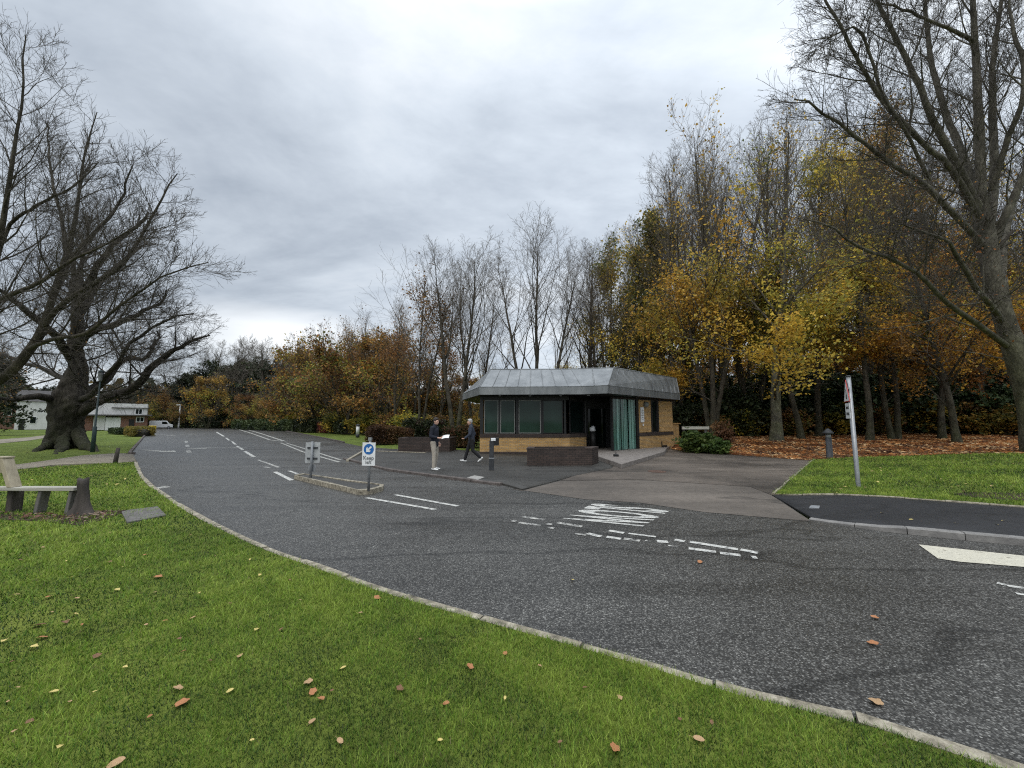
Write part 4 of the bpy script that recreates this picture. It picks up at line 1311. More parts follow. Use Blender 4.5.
# weathered bench: planks on slab legs, slanted back board at its left
M_WOODP = mk('weathered_plank', (0.20, 0.19, 0.16), (0.46, 0.44, 0.38), 3, 0.85, 0.5, stretch=(.15, 1, 3))
M_WOODB = mk('weathered_board', (0.20, 0.17, 0.12), (0.46, 0.40, 0.29), 3, 0.85, 0.5, stretch=(1, 1, .2))
M_WOODG = mk('damp_grey_timber', (0.075, 0.07, 0.065), (0.16, 0.15, 0.14), 4, 0.9, 0.5, stretch=(2, 2, .25))
M_WOODD = mk('dark_stump', (0.028, 0.024, 0.021), (0.075, 0.064, 0.055), 6, 0.95, 0.9, stretch=(1.5, 1.5, .3))
def bench():
    b = G(40, 516, .04)
    root = empty('wooden_bench', b); tag(root, 'weathered wooden bench of pale planks on slab legs on the lawn', 'bench')
    t = 7.1
    s0, s1 = W(-60, 486, 7.3), W(75.5, 487.5, t)
    seat_z = (s1.z + .0)
    m = MB(); x0, x1, y = s0.x, s1.x, s1.y
    m.box(((x0 + x1) / 2, y + .07, seat_z - .03), (x1 - x0, .2, .06))
    m.build('seat', M_WOODP, root, bevel=.008)
    for u in (40, 71):
        q = W(u, 490, t)
        m = MB(); m.add([Vector((q.x + dx + (-.06 if z < .2 else 0), y + dy, z)) for z in (0.0, seat_z - .062) for dx, dy in ((-.035, 0), (.035, 0), (.035, .16), (-.035, .16))],
                        [(0, 1, 2, 3), (7, 6, 5, 4), (0, 4, 5, 1), (1, 5, 6, 2), (2, 6, 7, 3), (3, 7, 4, 0)])
        m.build('leg', M_WOODG, root, bevel=.008)
    q = W(6, 515, t)
    m = MB(); m.box((q.x - .02, y + .17, seat_z / 2 - .03), (.12, .18, seat_z - .06)); m.build('leg', M_WOODD, root, bevel=.012)
    # slanted end board that rises from the seat
    a, c = W(13, 485, t), W(1, 459, t)
    m = MB(); dx = c.x - a.x
    m.add([Vector((a.x + ox + (dx if z > seat_z + .1 else 0), y + oy, z)) for z in (seat_z + .002, c.z) for ox, oy in ((-.09, -.03), (.0, -.03), (.0, .14), (-.09, .14))],
          [(0, 1, 2, 3), (7, 6, 5, 4), (0, 4, 5, 1), (1, 5, 6, 2), (2, 6, 7, 3), (3, 7, 4, 0)])
    m.box((c.x - .12, y + .06, c.z + .02), (.26, .18, .035))
    m.build('end_board', M_WOODB, root, bevel=.006)
    m = MB(); m.box((s0.x + (a.x - s0.x) / 2 - .1, y + .12, seat_z + .34), (a.x - s0.x - .2, .05, .18))
    m.build('backrest', M_WOODB, root, bevel=.006)
    return y
by = bench()
rng = np.random.default_rng(5)
p = W(83, 515, 7.0); p.z = 0.03
topz = W(82, 478, 7.0).z
vs, fs = [], []
S, K = 22, 9
for k in range(K):
    f = k / (K - 1)
    for i in range(S):
        a = i * math.tau / S
        r = (.088 + .10 * (1 - f) ** 4 * (1 + .5 * math.cos(3 * a + 1)) + .014 * math.sin(5 * a + f * 5) + .016 * math.sin(2 * a + 1 + 3 * f) + .007 * math.sin(11 * a + 9 * f)) * (1.05 - .18 * f)
        vs.append((p.x + r * math.cos(a) - .06 * f, p.y + r * math.sin(a), p.z - .03 + f * (topz - p.z) + (.035 * math.sin(a * 2 + .6) if k == K - 1 else 0)))
for k in range(K - 1):
    for i in range(S): fs.append((k * S + i, k * S + (i + 1) % S, (k + 1) * S + (i + 1) % S, (k + 1) * S + i))
vs.append((p.x - .06, p.y, topz - .03)); 
for i in range(S): fs.append(((K - 1) * S + i, (K - 1) * S + (i + 1) % S, len(vs) - 1))
m = MB(); m.add(vs, fs, 0, True); o = m.build('tree_stump', M_WOODD, loc=p); tag(o, 'dark rough tree stump with spreading roots against the right end of the bench', 'stump')

# slab set in the lawn
P4 = [G(u, v, .045) for u, v in [(127, 522.5), (121, 511), (158, 506.5), (166, 515)]]
m = MB(); m.prism([(q.x, q.y) for q in P4], 0.0, .052); o = m.build('inspection_cover', M_WOODG, loc=sum(P4, Vector()) / 4, bevel=.006)
tag(o, 'flat grey inspection cover set in the lawn right of the stump', 'cover')
# lead-coloured posts and lamps
p = G(115, 463, .03)
m = MB(); tt = p + Vector((.06, .02, .60)); m.tube([p - Vector((0, 0, .05)), p + (tt - p) * .5, tt], [.075, .07, .062], 10); o = m.build('wooden_post', M_WOODD, loc=p)
tag(o, 'short leaning dark wooden post at the edge of the pale path', 'post')

M_LAMPG = mk('lamp_post_green', (0.018, 0.035, 0.036), (0.035, 0.058, 0.06), 8, 0.5, 0.1)
def lamp_post():
    p = G(92.5, 452, .0)
    root = empty('street_lamp', p); tag(root, 'slim dark green lamp post on the grass beside the old oak', 'street lamp')
    m = MB(); m.tube([p, p + Vector((0, 0, 1.35)), p + Vector((0, 0, 1.42)), p + Vector((.03, 0, 3.9))], [.10, .09, .05, .035], 12); m.build('post', M_LAMPG, root)
    m = MB(); t = p + Vector((.03, 0, 3.9)); m.tube([t, t + Vector((0, 0, .06)), t + Vector((0, 0, .10)), t + Vector((0, 0, .42)), t + Vector((0, 0, .5))], [.05, .07, .08, .12, .13], 10); m.build('lantern', M_GREYP, root)
    m = MB(); m.tube([t + Vector((0, 0, .505)), t + Vector((0, 0, .6)), t + Vector((0, 0, .66))], [.15, .08, .03], 10); m.build('lantern_cap', M_LAMPG, root)
    p = G(178.5, 428.3); h = 4.9
    root = empty('street_lamp', p); tag(root, 'pale grey lamp column with a short arm at the far road end', 'street lamp')
    m = MB(); m.tube([p, p + Vector((0, 0, 1.1)), p + Vector((0, 0, 1.12)), p + Vector((0, 0, h))], [.16, .16, .13, .11], 10); m.build('column', M_WHITEP, root)
    m = MB(); t = p + Vector((0, 0, h)); m.box(t + Vector((-.25, -.1, .06)), (.85, .3, .16)); m.build('lamp_head', M_WHITEP, root, bevel=.03)
lamp_post()

# ------------------------------------------------------------------ far left: house, van, posts
HD = 66.0
def hx(u, t=HD): return (u - 512) / 385 * t
def hz(v, t=HD): return max(-.05, CAM_H + t * (SP + (384 - v) / 385 * CP))
M_RENDER = mk('white_render', (0.52, 0.52, 0.51), (0.66, 0.66, 0.65), 1.0, 0.8, 0.1)
M_ROOFG = mk('grey_felt_roof', (0.05, 0.048, 0.047), (0.095, 0.09, 0.088), 2, 0.85, 0.2)
def house():
    Y = HD
    root = empty('house', (hx(118), Y + 3, 0)); tag(root, 'white and brick flat roofed house left of the road end', 'house')
    m = MB(); m.box((hx(131), Y + 3.5, hz(415.5) / 2), (hx(146) - hx(118), 7, hz(415.5))); m.box((hx(88), Y + 4, hz(416) / 2), (hx(93) - hx(84), 7, hz(416)))
    m.build('wall', M_BRICK_R, root)
    m = MB(); m.box((hx(112), Y + 4.4, (hz(415) + hz(403)) / 2), (hx(144) - hx(80), 6, hz(403) - hz(415))); m.box((hx(98.5), Y + 3.6, (0 + hz(415)) / 2), (hx(104) - hx(93.2), 7, hz(415.8)))
    m.build('upper_wall', M_RENDER, root)
    m = MB()
    m.box((hx(116), Y + 3.1, hz(415.2)), (hx(150) - hx(83), 8.4, .24)); rf = m.build('roof', M_ROOFG, root, bevel=.04)
    m = MB(); m.add([(hx(108), Y + 1.0, hz(407.5)), (hx(146), Y + 1.0, hz(407.5)), (hx(146), Y + 8, hz(407.5)), (hx(108), Y + 8, hz(407.5)), (hx(114), Y + 3, hz(402.5)), (hx(138), Y + 3, hz(404.5)), (hx(138), Y + 6, hz(404.5)), (hx(114), Y + 6, hz(402.5))],
                    [(0, 1, 5, 4), (1, 2, 6, 5), (2, 3, 7, 6), (3, 0, 4, 7), (4, 5, 6, 7), (3, 2, 1, 0)])
    m.build('roof', M_ROOFG, root)
    m = MB(); m.box((hx(111.5), Y - .03, hz(417.5) / 2), (hx(119) - hx(104.6), .1, hz(417.5)))
    for k in range(1, 6): m.box((hx(104.6) + k * (hx(119) - hx(104.6)) / 6, Y - .09, hz(417.5) / 2), (.05, .03, hz(417.5) - .1))
    m.build('garage_door', M_WHITEP, root)
    for u0, u1, v0, v1, dy in ((134, 141.5, 417, 422, -.02), (132, 139, 408.3, 414, 1.35)):
        m = MB(); w = hx(u1) - hx(u0); h = hz(v0) - hz(v1); c = Vector(((hx(u0) + hx(u1)) / 2, Y + dy, (hz(v0) + hz(v1)) / 2))
        for ox, oz, sx, sz in ((-w / 2, 0, .12, h + .12), (w / 2, 0, .12, h + .12), (0, 0, .1, h - .12), (0, h / 2, w - .12, .12), (0, -h / 2, w - .12, .12)): m.box(c + Vector((ox, 0, oz)), (sx, .12, sz))
        wi = m.build('window', M_WHITEP, root)
        m = MB(); m.box(c + Vector((0, .03, 0)), (w - .1, .05, h - .1)); m.build('pane', M_GLASS_D, wi)
    m = MB(); m.box((hx(129.5), Y - .03, .95), (.95, .1, 1.9)); m.build('door', M_BLACK, root)
    root.rotation_euler = (0, 0, R(42)); root.scale = (.74, .74, 1); root.location.x -= 2.2
    # white gabled house and the brick one, seen either side of the oak's trunk
    Y2 = 70.0
    X0, X1 = hx(20, Y2 + 4), hx(58, Y2 + 4); top = hz(401, Y2)
    root = empty('house', ((X0 + X1) / 2, Y2 + 4, 0)); tag(root, 'tall white rendered house wall glimpsed behind the left side of the oak trunk', 'house')
    m = MB(); m.box(((X0 + X1) / 2, Y2 + 4, top / 2), (X1 - X0, 8, top)); m.build('wall', M_RENDER, root)
    m = MB(); mx = (X0 + X1) / 2
    m.add([(X0 - .3, Y2 - .3, top), (X1 + .3, Y2 - .3, top), (X1 + .3, Y2 + 8.3, top), (X0 - .3, Y2 + 8.3, top), (X0 - .3, Y2 + 4, top + 2.2), (X1 + .3, Y2 + 4, top + 2.2)], [(0, 1, 5, 4), (2, 3, 4, 5), (0, 4, 3), (1, 2, 5), (3, 2, 1, 0)])
    m.build('roof', M_ROOFG, root)
    m = MB(); m.box((mx - .5, Y2 - .04, hz(420, Y2)), (1.2, .12, 1.3)); wi = m.build('window', M_WHITEP, root)
    m = MB(); m.box((mx - .5, Y2 - .09, hz(420, Y2)), (1.0, .08, 1.1)); m.build('pane', M_GLASS_D, wi)
    m = MB(); m.box((mx - 2.4, Y2 - .05, 1.0), (1.0, .1, 2.0)); m.build('door', M_BLACK, root)
    root.rotation_euler = (0, 0, R(48)); root.scale = (.66, .66, 1)
    Y3 = 74.0
    X0, X1 = hx(4, Y3 + 4), hx(32, Y3 + 4); top = hz(402, Y3)
    root = empty('house', ((X0 + X1) / 2, Y3 + 4, 0)); tag(root, 'red brick house far left beyond the dark bushes', 'house')
    m = MB(); m.box(((X0 + X1) / 2, Y3 + 4, top / 2), (X1 - X0, 8, top)); m.build('wall', M_BRICK_R, root)
    m = MB(); m.add([(X0 - .3, Y3 - .3, top), (X1 + .3, Y3 - .3, top), (X1 + .3, Y3 + 8.3, top), (X0 - .3, Y3 + 8.3, top), (X0 - .3, Y3 + 4, top + 2.6), (X1 + .3, Y3 + 4, top + 2.6)], [(0, 1, 5, 4), (2, 3, 4, 5), (0, 4, 3), (1, 2, 5), (3, 2, 1, 0)])
    m.build('roof', M_ROOFG, root)
    for u in (-1.5, 1.5):
        m = MB(); m.box(((X0 + X1) / 2 + u, Y3 - .04, hz(412, Y3)), (1.5, .12, 1.3)); wi = m.build('window', M_WHITEP, root)
        m = MB(); m.box(((X0 + X1) / 2 + u, Y3 - .09, hz(412, Y3)), (1.3, .08, 1.1)); m.build('pane', M_GLASS_D, wi)
    root.rotation_euler = (0, 0, R(50)); root.scale = (.66, .66, 1)
house()

def van():
    t = 74.0; x0, x1 = hx(150, t), hx(167, t); y = t + 1
    L = x1 - x0 + 1.0; z0 = .0
    c = Vector(((x0 + x1) / 2, y, 0))
    root = empty('parked_van', c); tag(root, 'white van parked side on beyond the road end by the brick house', 'van')
    prof = [(-L / 2, .38), (-L / 2, 1.75), (-L / 2 + .12, 1.88), (L / 2 - 1.15, 1.88), (L / 2 - .65, 1.2), (L / 2 - .05, 1.0), (L / 2, .75), (L / 2, .38)]
    m = MB(); n = len(prof)
    m.add([(c.x + a, y - .9, b) for a, b in prof] + [(c.x + a, y + .9, b) for a, b in prof], [tuple(range(n)), tuple(range(2 * n - 1, n - 1, -1))] + [(i, n + i, n + (i + 1) % n, (i + 1) % n) for i in range(n)])
    m.build('body', M_WHITEP, root, bevel=.04)
    for sx in (-L / 2 + .7, L / 2 - .75):
        for sy in (-.82, .82):
            m = MB(); q = Vector((c.x + sx, y + sy, .33)); m.tube([q - Vector((0, .11, 0)), q + Vector((0, .11, 0))], .33, 18); w = m.build('wheel', M_BLACK, root)
            m = MB(); m.tube([q - Vector((0, .12, 0)), q + Vector((0, .12, 0))], .18, 12); m.build('rim', M_GALV, w)
    m = MB(); m.add([(c.x + a, y - .905, b) for a, b in ((L / 2 - 2.0, 1.15), (L / 2 - .85, 1.15), (L / 2 - 1.25, 1.7), (L / 2 - 2.0, 1.7))], [(0, 1, 2, 3)]); m.build('side_window', M_GLASS_D, root)
    m = MB(); m.box((c.x + L / 2 - .02, y, .42), (.12, 1.7, .2)); m.build('bumper', M_BLACK, root)
    root.rotation_euler = (0, 0, R(40)); root.scale = (.8, .8, .85)
van()
M_YEL = mk('yellow_plastic', (0.55, 0.38, 0.02), (0.66, 0.47, 0.03), 5, 0.5)
p = G(152.5, 429.2); p = W(152.5, 428.5, 66); p.z = 0
root = empty('grit_bin', p); tag(root, 'small yellow grit bin at the far left road edge', 'grit bin')
m = MB(); m.prism([(p.x - .38, p.y - .3), (p.x + .38, p.y - .3), (p.x + .38, p.y + .3), (p.x - .38, p.y + .3)], 0, .62); m.build('body', M_YEL, root, bevel=.03)
m = MB(); m.prism([(p.x - .43, p.y - .35), (p.x + .43, p.y - .35), (p.x + .43, p.y + .35), (p.x - .43, p.y + .35)], .625, .78); m.build('lid', M_YEL, root, bevel=.05)
p = W(236.5, 428, 88); p.z = 0
root = empty('marker_sign', p); tag(root, 'small cream sign on a post at the far bend of the road', 'road sign')
m = MB(); m.cyl(p, .06, .5, 8); m.build('post', M_BOLL, root)
m = MB(); m.box(p + Vector((-.1, 0, .85)), (.75, .06, .9)); m.box(p + Vector((.3, 0, 1.35)), (.45, .06, .35)); m.build('plate', M_WHITEP, root, bevel=.02)

# rail fence right of the gatehouse
a, b = G(684, 450), G(709, 449)
root = empty('rail_fence', (a + b) / 2); tag(root, 'low fence with one pale rail right of the gatehouse behind the green bush', 'fence')
ty = a.y
xa, xb = W(683, 428, 21.5), W(708, 428, 21.5)
m = MB(); m.box(((xa.x + xb.x) / 2, xa.y, xa.z), (xb.x - xa.x + .1, .1, .16)); m.build('rail', M_WOODP, root, bevel=.01)
for x in (xa.x + .08, xb.x - .1):
    m = MB(); m.box((x, xa.y + .1, xa.z / 2), (.11, .09, xa.z + .1)); m.build('post', M_WOODG, root, bevel=.01)
# paver in the pavement, drain cover in the drive
P4 = [G(u, v, .062) for u, v in [(467, 477.5), (474.5, 475.3), (484.5, 477), (478, 479.6)]]
m = MB(); m.prism([(q.x, q.y) for q in P4], .03, .062); o = m.build('paver', M_PAVER, loc=sum(P4, Vector()) / 4); tag(o, 'single pale square paver set into the pavement behind the kerb', 'paver')
c = G(657, 471.5, .012)
m = MB(); m.cyl(c - Vector((0, 0, .004)), .30, .012, 28); m.cyl(c, .22, .011, 28); o = m.build('manhole_cover', mk('rusty_iron', (0.05, 0.03, 0.022), (0.11, 0.06, 0.04), 12, 0.8, 0.4), loc=c)
tag(o, 'round rusty manhole cover in the driveway right of the step', 'manhole cover')
P4 = [G(u, v, .05) for u, v in [(809, 507.4), (811, 505), (820, 505.6), (819, 508)]]
zc = .024 + .082 * max(ramp_z(q.x, q.y) for q in P4)
m = MB(); m.prism([(q.x, q.y) for q in P4], zc - .03, zc); o = m.build('stopcock_cover', M_GREYP, loc=sum(P4, Vector()) / 4); tag(o, 'small grey stopcock cover in the new black footpath', 'cover')

# ------------------------------------------------------------------ people
def skin_tone(name, a, b): return mk(name, a, b, 14, 0.55, 0.03)
M_SKIN = skin_tone('skin', (0.42, 0.25, 0.18), (0.52, 0.32, 0.24))
M_HAIR_D = mk('dark_hair', (0.015, 0.011, 0.009), (0.04, 0.03, 0.024), 60, 0.7, 0.4)
M_HAIR_G = mk('grey_hair', (0.26, 0.25, 0.24), (0.42, 0.41, 0.40), 60, 0.7, 0.4)
M_NAVY = mk('navy_cloth', (0.006, 0.008, 0.014), (0.014, 0.017, 0.028), 9, 0.85, 0.3)
M_SLATE = mk('slate_blue_cloth', (0.020, 0.026, 0.042), (0.042, 0.05, 0.072), 9, 0.85, 0.3)
M_BEIGE = mk('beige_cloth', (0.30, 0.265, 0.215), (0.42, 0.38, 0.32), 9, 0.85, 0.3)
M_BLACKC = mk('black_cloth', (0.007, 0.007, 0.008), (0.016, 0.016, 0.018), 9, 0.85, 0.3)
M_SHOEW = mk('white_trainer', (0.55, 0.55, 0.53), (0.72, 0.72, 0.70), 12, 0.6, 0.1)
M_EYE = mk('eye', (0.02, 0.015, 0.012), (0.04, 0.03, 0.025), 10, 0.2)


class Blob:
    """a body or garment laid out as many overlapping ellipsoids along its bones, then skinned into one surface"""
    def __init__(s): s.m = MB()

    def e(s, c, r, seg=14, rings=10):
        s.m.ball(c, r if hasattr(r, '__len__') else (r, r, r), seg, rings); return s

    def bone(s, a, b, ra, rb, n=None, flat=(1, 1, 1)):
        a, b = Vector(a), Vector(b)
        n = n or max(2, int((b - a).length / (0.45 * min(ra, rb))))
        for i in range(n + 1):
            f = i / n; r = ra + (rb - ra) * f
            s.e(a.lerp(b, f), (r * flat[0], r * flat[1], r * flat[2]), 10, 7)
        return s

    def chain(s, pts, rads, flat=(1, 1, 1)):
        for i in range(len(pts) - 1): s.bone(pts[i], pts[i + 1], rads[i], rads[i + 1], None, flat)
        return s

    def build(s, name, mat, parent, voxel, smooth=4):
        me = bpy.data.meshes.new(name); me.from_pydata(s.m.v, [], s.m.f)
        o = bpy.data.objects.new(name, me); COL.objects.link(o)
        md = o.modifiers.new('r', 'REMESH'); md.mode = 'VOXEL'; md.voxel_size = voxel
        sm = o.modifiers.new('s', 'SMOOTH'); sm.iterations = smooth; sm.factor = 0.5
        dg = bpy.context.evaluated_depsgraph_get()
        nm = bpy.data.meshes.new_from_object(o.evaluated_get(dg))
        bpy.data.objects.remove(o); bpy.data.meshes.remove(me)
        nm.name = name
        nm.polygons.foreach_set('use_smooth', np.ones(len(nm.polygons), bool))
        nm.materials.clear(); nm.materials.append(mat)
        o = bpy.data.objects.new(name, nm); COL.objects.link(o)
        set_parent(o, parent)
        return o


def hand(B, wrist, direction, palm_side, thumb_dir, curl=0.5):
    """palm, four unequal bent fingers and a thumb that leaves the side of the palm"""
    w = Vector(wrist); d = Vector(direction).normalized(); pn = Vector(palm_side).normalized()
    th = Vector(thumb_dir).normalized()
    for i in range(5):
        f = i / 4
        for k in (-.026, -.009, .009, .026): B.e(w + d * (.012 + .075 * f) + th * k * (0.7 + .3 * f), (.014, .014, .014), 8, 6)
    for k, L in ((.030, .072), (.010, .082), (-.010, .076), (-.029, .060)):
        a = w + d * .085 + th * k
        c = math.radians(25 + 35 * curl); b = a + (d * math.cos(c) + pn * math.sin(c)) * L * .5
        c2 = math.radians(45 + 75 * curl); e = b + (d * math.cos(c2) + pn * math.sin(c2)) * L * .5
        B.chain([a, b, e], [.0098, .009, .0078])
    a = w + d * .03 + th * .03
    b = a + (d * .6 + th * .7 + pn * .3).normalized() * .04; e = b + (d * .85 + th * .1 + pn * .5).normalized() * .032
    B.chain([a, b, e], [.013, .011, .009])


def head(B, c, yaw, pitch=0.0):
    """skull, jaw, nose, ears; returns the frame for hair and eyes"""
    M = Matrix.Translation(c) @ Matrix.Rotation(yaw, 4, 'Z') @ Matrix.Rotation(pitch, 4, 'Y')
    q = lambda x, y, z: M @ Vector((x, y, z))
    def e(p, r): B.e(q(*p), r, 16, 12)
    e((-.012, 0, .035), (.092, .076, .085)); e((.012, 0, -.01), (.078, .068, .088))
    e((.03, 0, -.065), (.052, .052, .045)); e((.058, 0, -.088), (.025, .028, .020))
    e((.070, 0, .022), (.022, .045, .016))                                   # brow
    for s in (-1, 1):
        e((.062, s * .036, -.022), (.022, .022, .022)); e((-.004, s * .076, -.008), (.018, .010, .030))
    B.bone(q(.083, 0, .01), q(.102, 0, -.026), .010, .015, 4); e((.094, .011, -.03), .009); e((.094, -.011, -.03), .009)
    e((.079, 0, -.056), (.012, .024, .007)); e((.077, 0, -.067), (.012, .021, .007))
    return q


def make_person(name, loc, face, label, pose, jacket, trousers, hair, shoes, short=True, zip_col=None):
    root = empty(name, loc, face); tag(root, label, 'person')
    P = {k: Vector(v) for k, v in pose.items() if hasattr(v, '__len__')}
    hipc = (P['hip_l'] + P['hip_r']) / 2
    B = Blob()
    neck, hc = P['neck'], P['head']
    B.bone(neck - Vector((.0, 0, .06)), hc - Vector((.02, 0, .07)), .058, .054)
    q = head(B, hc, pose.get('head_yaw', 0), pose.get('head_pitch', 0))
    B.chain([hipc, (hipc + neck) / 2, neck - Vector((0, 0, .15))], [.12, .125, .095], (.8, 1.1, 1))
    for s in ('l', 'r'):
        B.chain([neck - Vector((0, 0, .13)), P['sh_' + s] - Vector((0, 0, .03))], [.045, .042])
        B.chain([P['sh_' + s], P['el_' + s], P['wr_' + s]], [.048, .038, .026])
        B.chain([P['hip_' + s], P['kn_' + s], P['an_' + s]], [.078, .052, .038])
        d = P['wr_' + s] - P['el_' + s]
        hd = pose.get('hand_' + s, tuple(d))
        sy = 1 if s == 'l' else -1
        hand(B, P['wr_' + s], hd, pose.get('palm_' + s, (0.2, -sy, 0)), pose.get('thumb_' + s, (1, 0, 0.1)), pose.get('curl_' + s, .45))
    body = B.build('body', M_SKIN, root, .0075, 3)
    # eyes
    m = MB()
    for s in (-1, 1): m.ball(q(.078, s * .031, .004), (.010, .012, .009), 8, 6)
    m.build('eyes', M_EYE, body)
    # hair
    Hb = Blob()
    for (x, y, z), r in (((-.02, 0, .062), (.095, .082, .078)), ((-.05, 0, .02), (.070, .079, .075)), ((.035, 0, .095), (.05, .06, .03)), ((-.055, 0, -.03), (.045, .064, .05))):
        Hb.e(q(x, y, z), r, 16, 12)
    for s in (-1, 1): Hb.e(q(.012, s * .072, .03), (.025, .012, .035))
    Hb.build('hair', hair, root, .010, 2)
    # jacket
    J = Blob()
    ch = hipc.lerp(neck, .66); wa = hipc.lerp(neck, .3)
    J.bone(hipc + Vector((0, 0, -.05)), wa, .155, .150, 6, (.86, 1.18, 1)); J.bone(wa, ch, .150, .158, 6, (.86, 1.22, 1)); J.bone(ch, neck - Vector((0, 0, .10)), .155, .10, 5, (.84, 1.25, .9))
    J.bone(neck - Vector((.004, 0, .085)), neck + Vector((.0, 0, .018)), .088, .076, 4)
    for s in ('l', 'r'):
        J.bone(neck - Vector((0, 0, .075)), P['sh_' + s] + Vector((0, 0, -.005)), .088, .076)
        J.chain([P['sh_' + s], P['el_' + s], P['wr_' + s].lerp(P['el_' + s], .08 if not short else .30)], [.074, .060, .048])
        f = P['el_' + s]; J.e(f + Vector((.006, 0, .015)), .061)
    J.build('jacket', jacket, root, .011, 4)
    # trousers
    T = Blob()
    T.bone(hipc + Vector((0, 0, .05)), hipc - Vector((0, 0, .06)), .135, .13, 4, (.85, 1.2, 1))
    for s in ('l', 'r'):
        k, a = P['kn_' + s], P['an_' + s]
        T.chain([P['hip_' + s] - Vector((0, 0, .02)), P['hip_' + s].lerp(k, .5), k, k.lerp(a, .45), a + (k - a).normalized() * .015], [.108, .094, .074, .070, .060])
    T.build('trousers', trousers, root, .011, 4)
    # shoes
    for s in ('l', 'r'):
        a = P['an_' + s]; tilt = pose.get('toe_' + s, 0.0); fy = pose.get('foot_' + s, 0.0)
        M = Matrix.Translation(a) @ Matrix.Rotation(fy, 4, 'Z') @ Matrix.Rotation(tilt, 4, 'Y')
        S = Blob(); f = lambda x, y, z: M @ Vector((x, y, z))
        S.bone(f(-.045, 0, -.045), f(.06, 0, -.048), .042, .046, 6, (1, 1, .9)); S.bone(f(.06, 0, -.052), f(.165, .0, -.06), .046, .034, 8, (1, 1.1, .75)); S.bone(f(-.01, 0, -.04), f(0, 0, .02), .045, .045, 3)
        S.build('shoe', shoes, root, .009, 3)
    return root

# man in the dark jacket, facing right, a sheet of paper in his hand
pz = .057
p1 = G(434, 470, pz)
hgt = 1.0
pose1 = dict(hip_l=(0, .095, .93), hip_r=(0, -.095, .93), kn_l=(.03, .11, .50), kn_r=(.04, -.10, .50), an_l=(-.03, .12, .09), an_r=(.03, -.11, .09), neck=(.0, 0, 1.50), head=(.045, 0, 1.645), head_yaw=R(-18), head_pitch=R(6),
             sh_l=(-.01, .20, 1.42), el_l=(-.05, .27, 1.13), wr_l=(.06, .25, .90), sh_r=(-.01, -.20, 1.42), el_r=(-.03, -.26, 1.14), wr_r=(.24, -.20, 1.09), foot_l=R(12), foot_r=R(-14),
             hand_r=(1, .15, .0), palm_r=(0, .5, .85), thumb_r=(.1, .9, .4), curl_r=.75, hand_l=(.3, -.05, -1), curl_l=.5)
person1 = make_person('person', p1, R(-12), 'standing man in a dark navy jacket and beige trousers holding a white paper', pose1, M_NAVY, M_BEIGE, M_HAIR_D, M_SHOEW)
M_PAPER = mk('paper', (0.62, 0.62, 0.60), (0.74, 0.74, 0.72), 9, 0.8)
# the paper is gripped by the fingers of that hand
hw = Matrix.Translation(p1) @ Matrix.Rotation(R(-12), 4, 'Z')
c = hw @ Vector((.42, -.165, 1.115))
dx, dy = hw.to_3x3() @ Vector((1, .1, .10)), hw.to_3x3() @ Vector((-.1, .8, .6))
dx.normalize(); dy.normalize()
m = MB(); N_ = 6; vs = []
nn = dx.cross(dy).normalized()
for i in range(N_ + 1):
    for j in range(2):
        vs.append(c + dx * (.25 * (i / N_ - .32)) + dy * .17 * (j - .5) + nn * .03 * math.sin(i / N_ * 2.6))
fs = [(2 * i, 2 * i + 2, 2 * i + 3, 2 * i + 1) for i in range(N_)]
o_ = [v + nn * .003 for v in vs]; n_ = len(vs)
m.add(vs + o_, fs + [tuple(n_ + k for k in reversed(f)) for f in fs] + [(2 * i, n_ + 2 * i, n_ + 2 * i + 2, 2 * i + 2) for i in range(N_)] + [(2 * i + 1, 2 * i + 3, n_ + 2 * i + 3, n_ + 2 * i + 1) for i in range(N_)] + [(0, 1, n_ + 1, n_), (2 * N_, n_ + 2 * N_, n_ + 2 * N_ + 1, 2 * N_ + 1)])
o = m.build('paper_sheet', M_PAPER, loc=c); tag(o, "white paper sheet held out in the standing man's hand", 'paper')

# grey-haired walker going left
p2 = G(471.5, 462.2, pz)
pose2 = dict(hip_l=(0, .09, .91), hip_r=(0, -.09, .91), kn_r=(.16, -.10, .50), an_r=(.27, -.10, .095), kn_l=(-.04, .10, .49), an_l=(-.36, .11, .19), neck=(.035, 0, 1.47), head=(.085, 0, 1.61), head_pitch=R(6), head_yaw=R(10),
             toe_r=R(-12), toe_l=R(38), sh_l=(.02, .19, 1.40), el_l=(.07, .25, 1.12), wr_l=(.27, .20, .97), sh_r=(.02, -.19, 1.40), el_r=(-.11, -.25, 1.13), wr_r=(-.02, -.24, .88), hand_l=(1, -.1, -.3), curl_l=.8, curl_r=.6, hand_r=(.3, .05, -1))
make_person('person', p2, R(180 + 6), 'grey haired walker in a slate blue jacket and black trousers striding left', pose2, M_SLATE, M_BLACKC, M_HAIR_G, M_SHOEW, False)

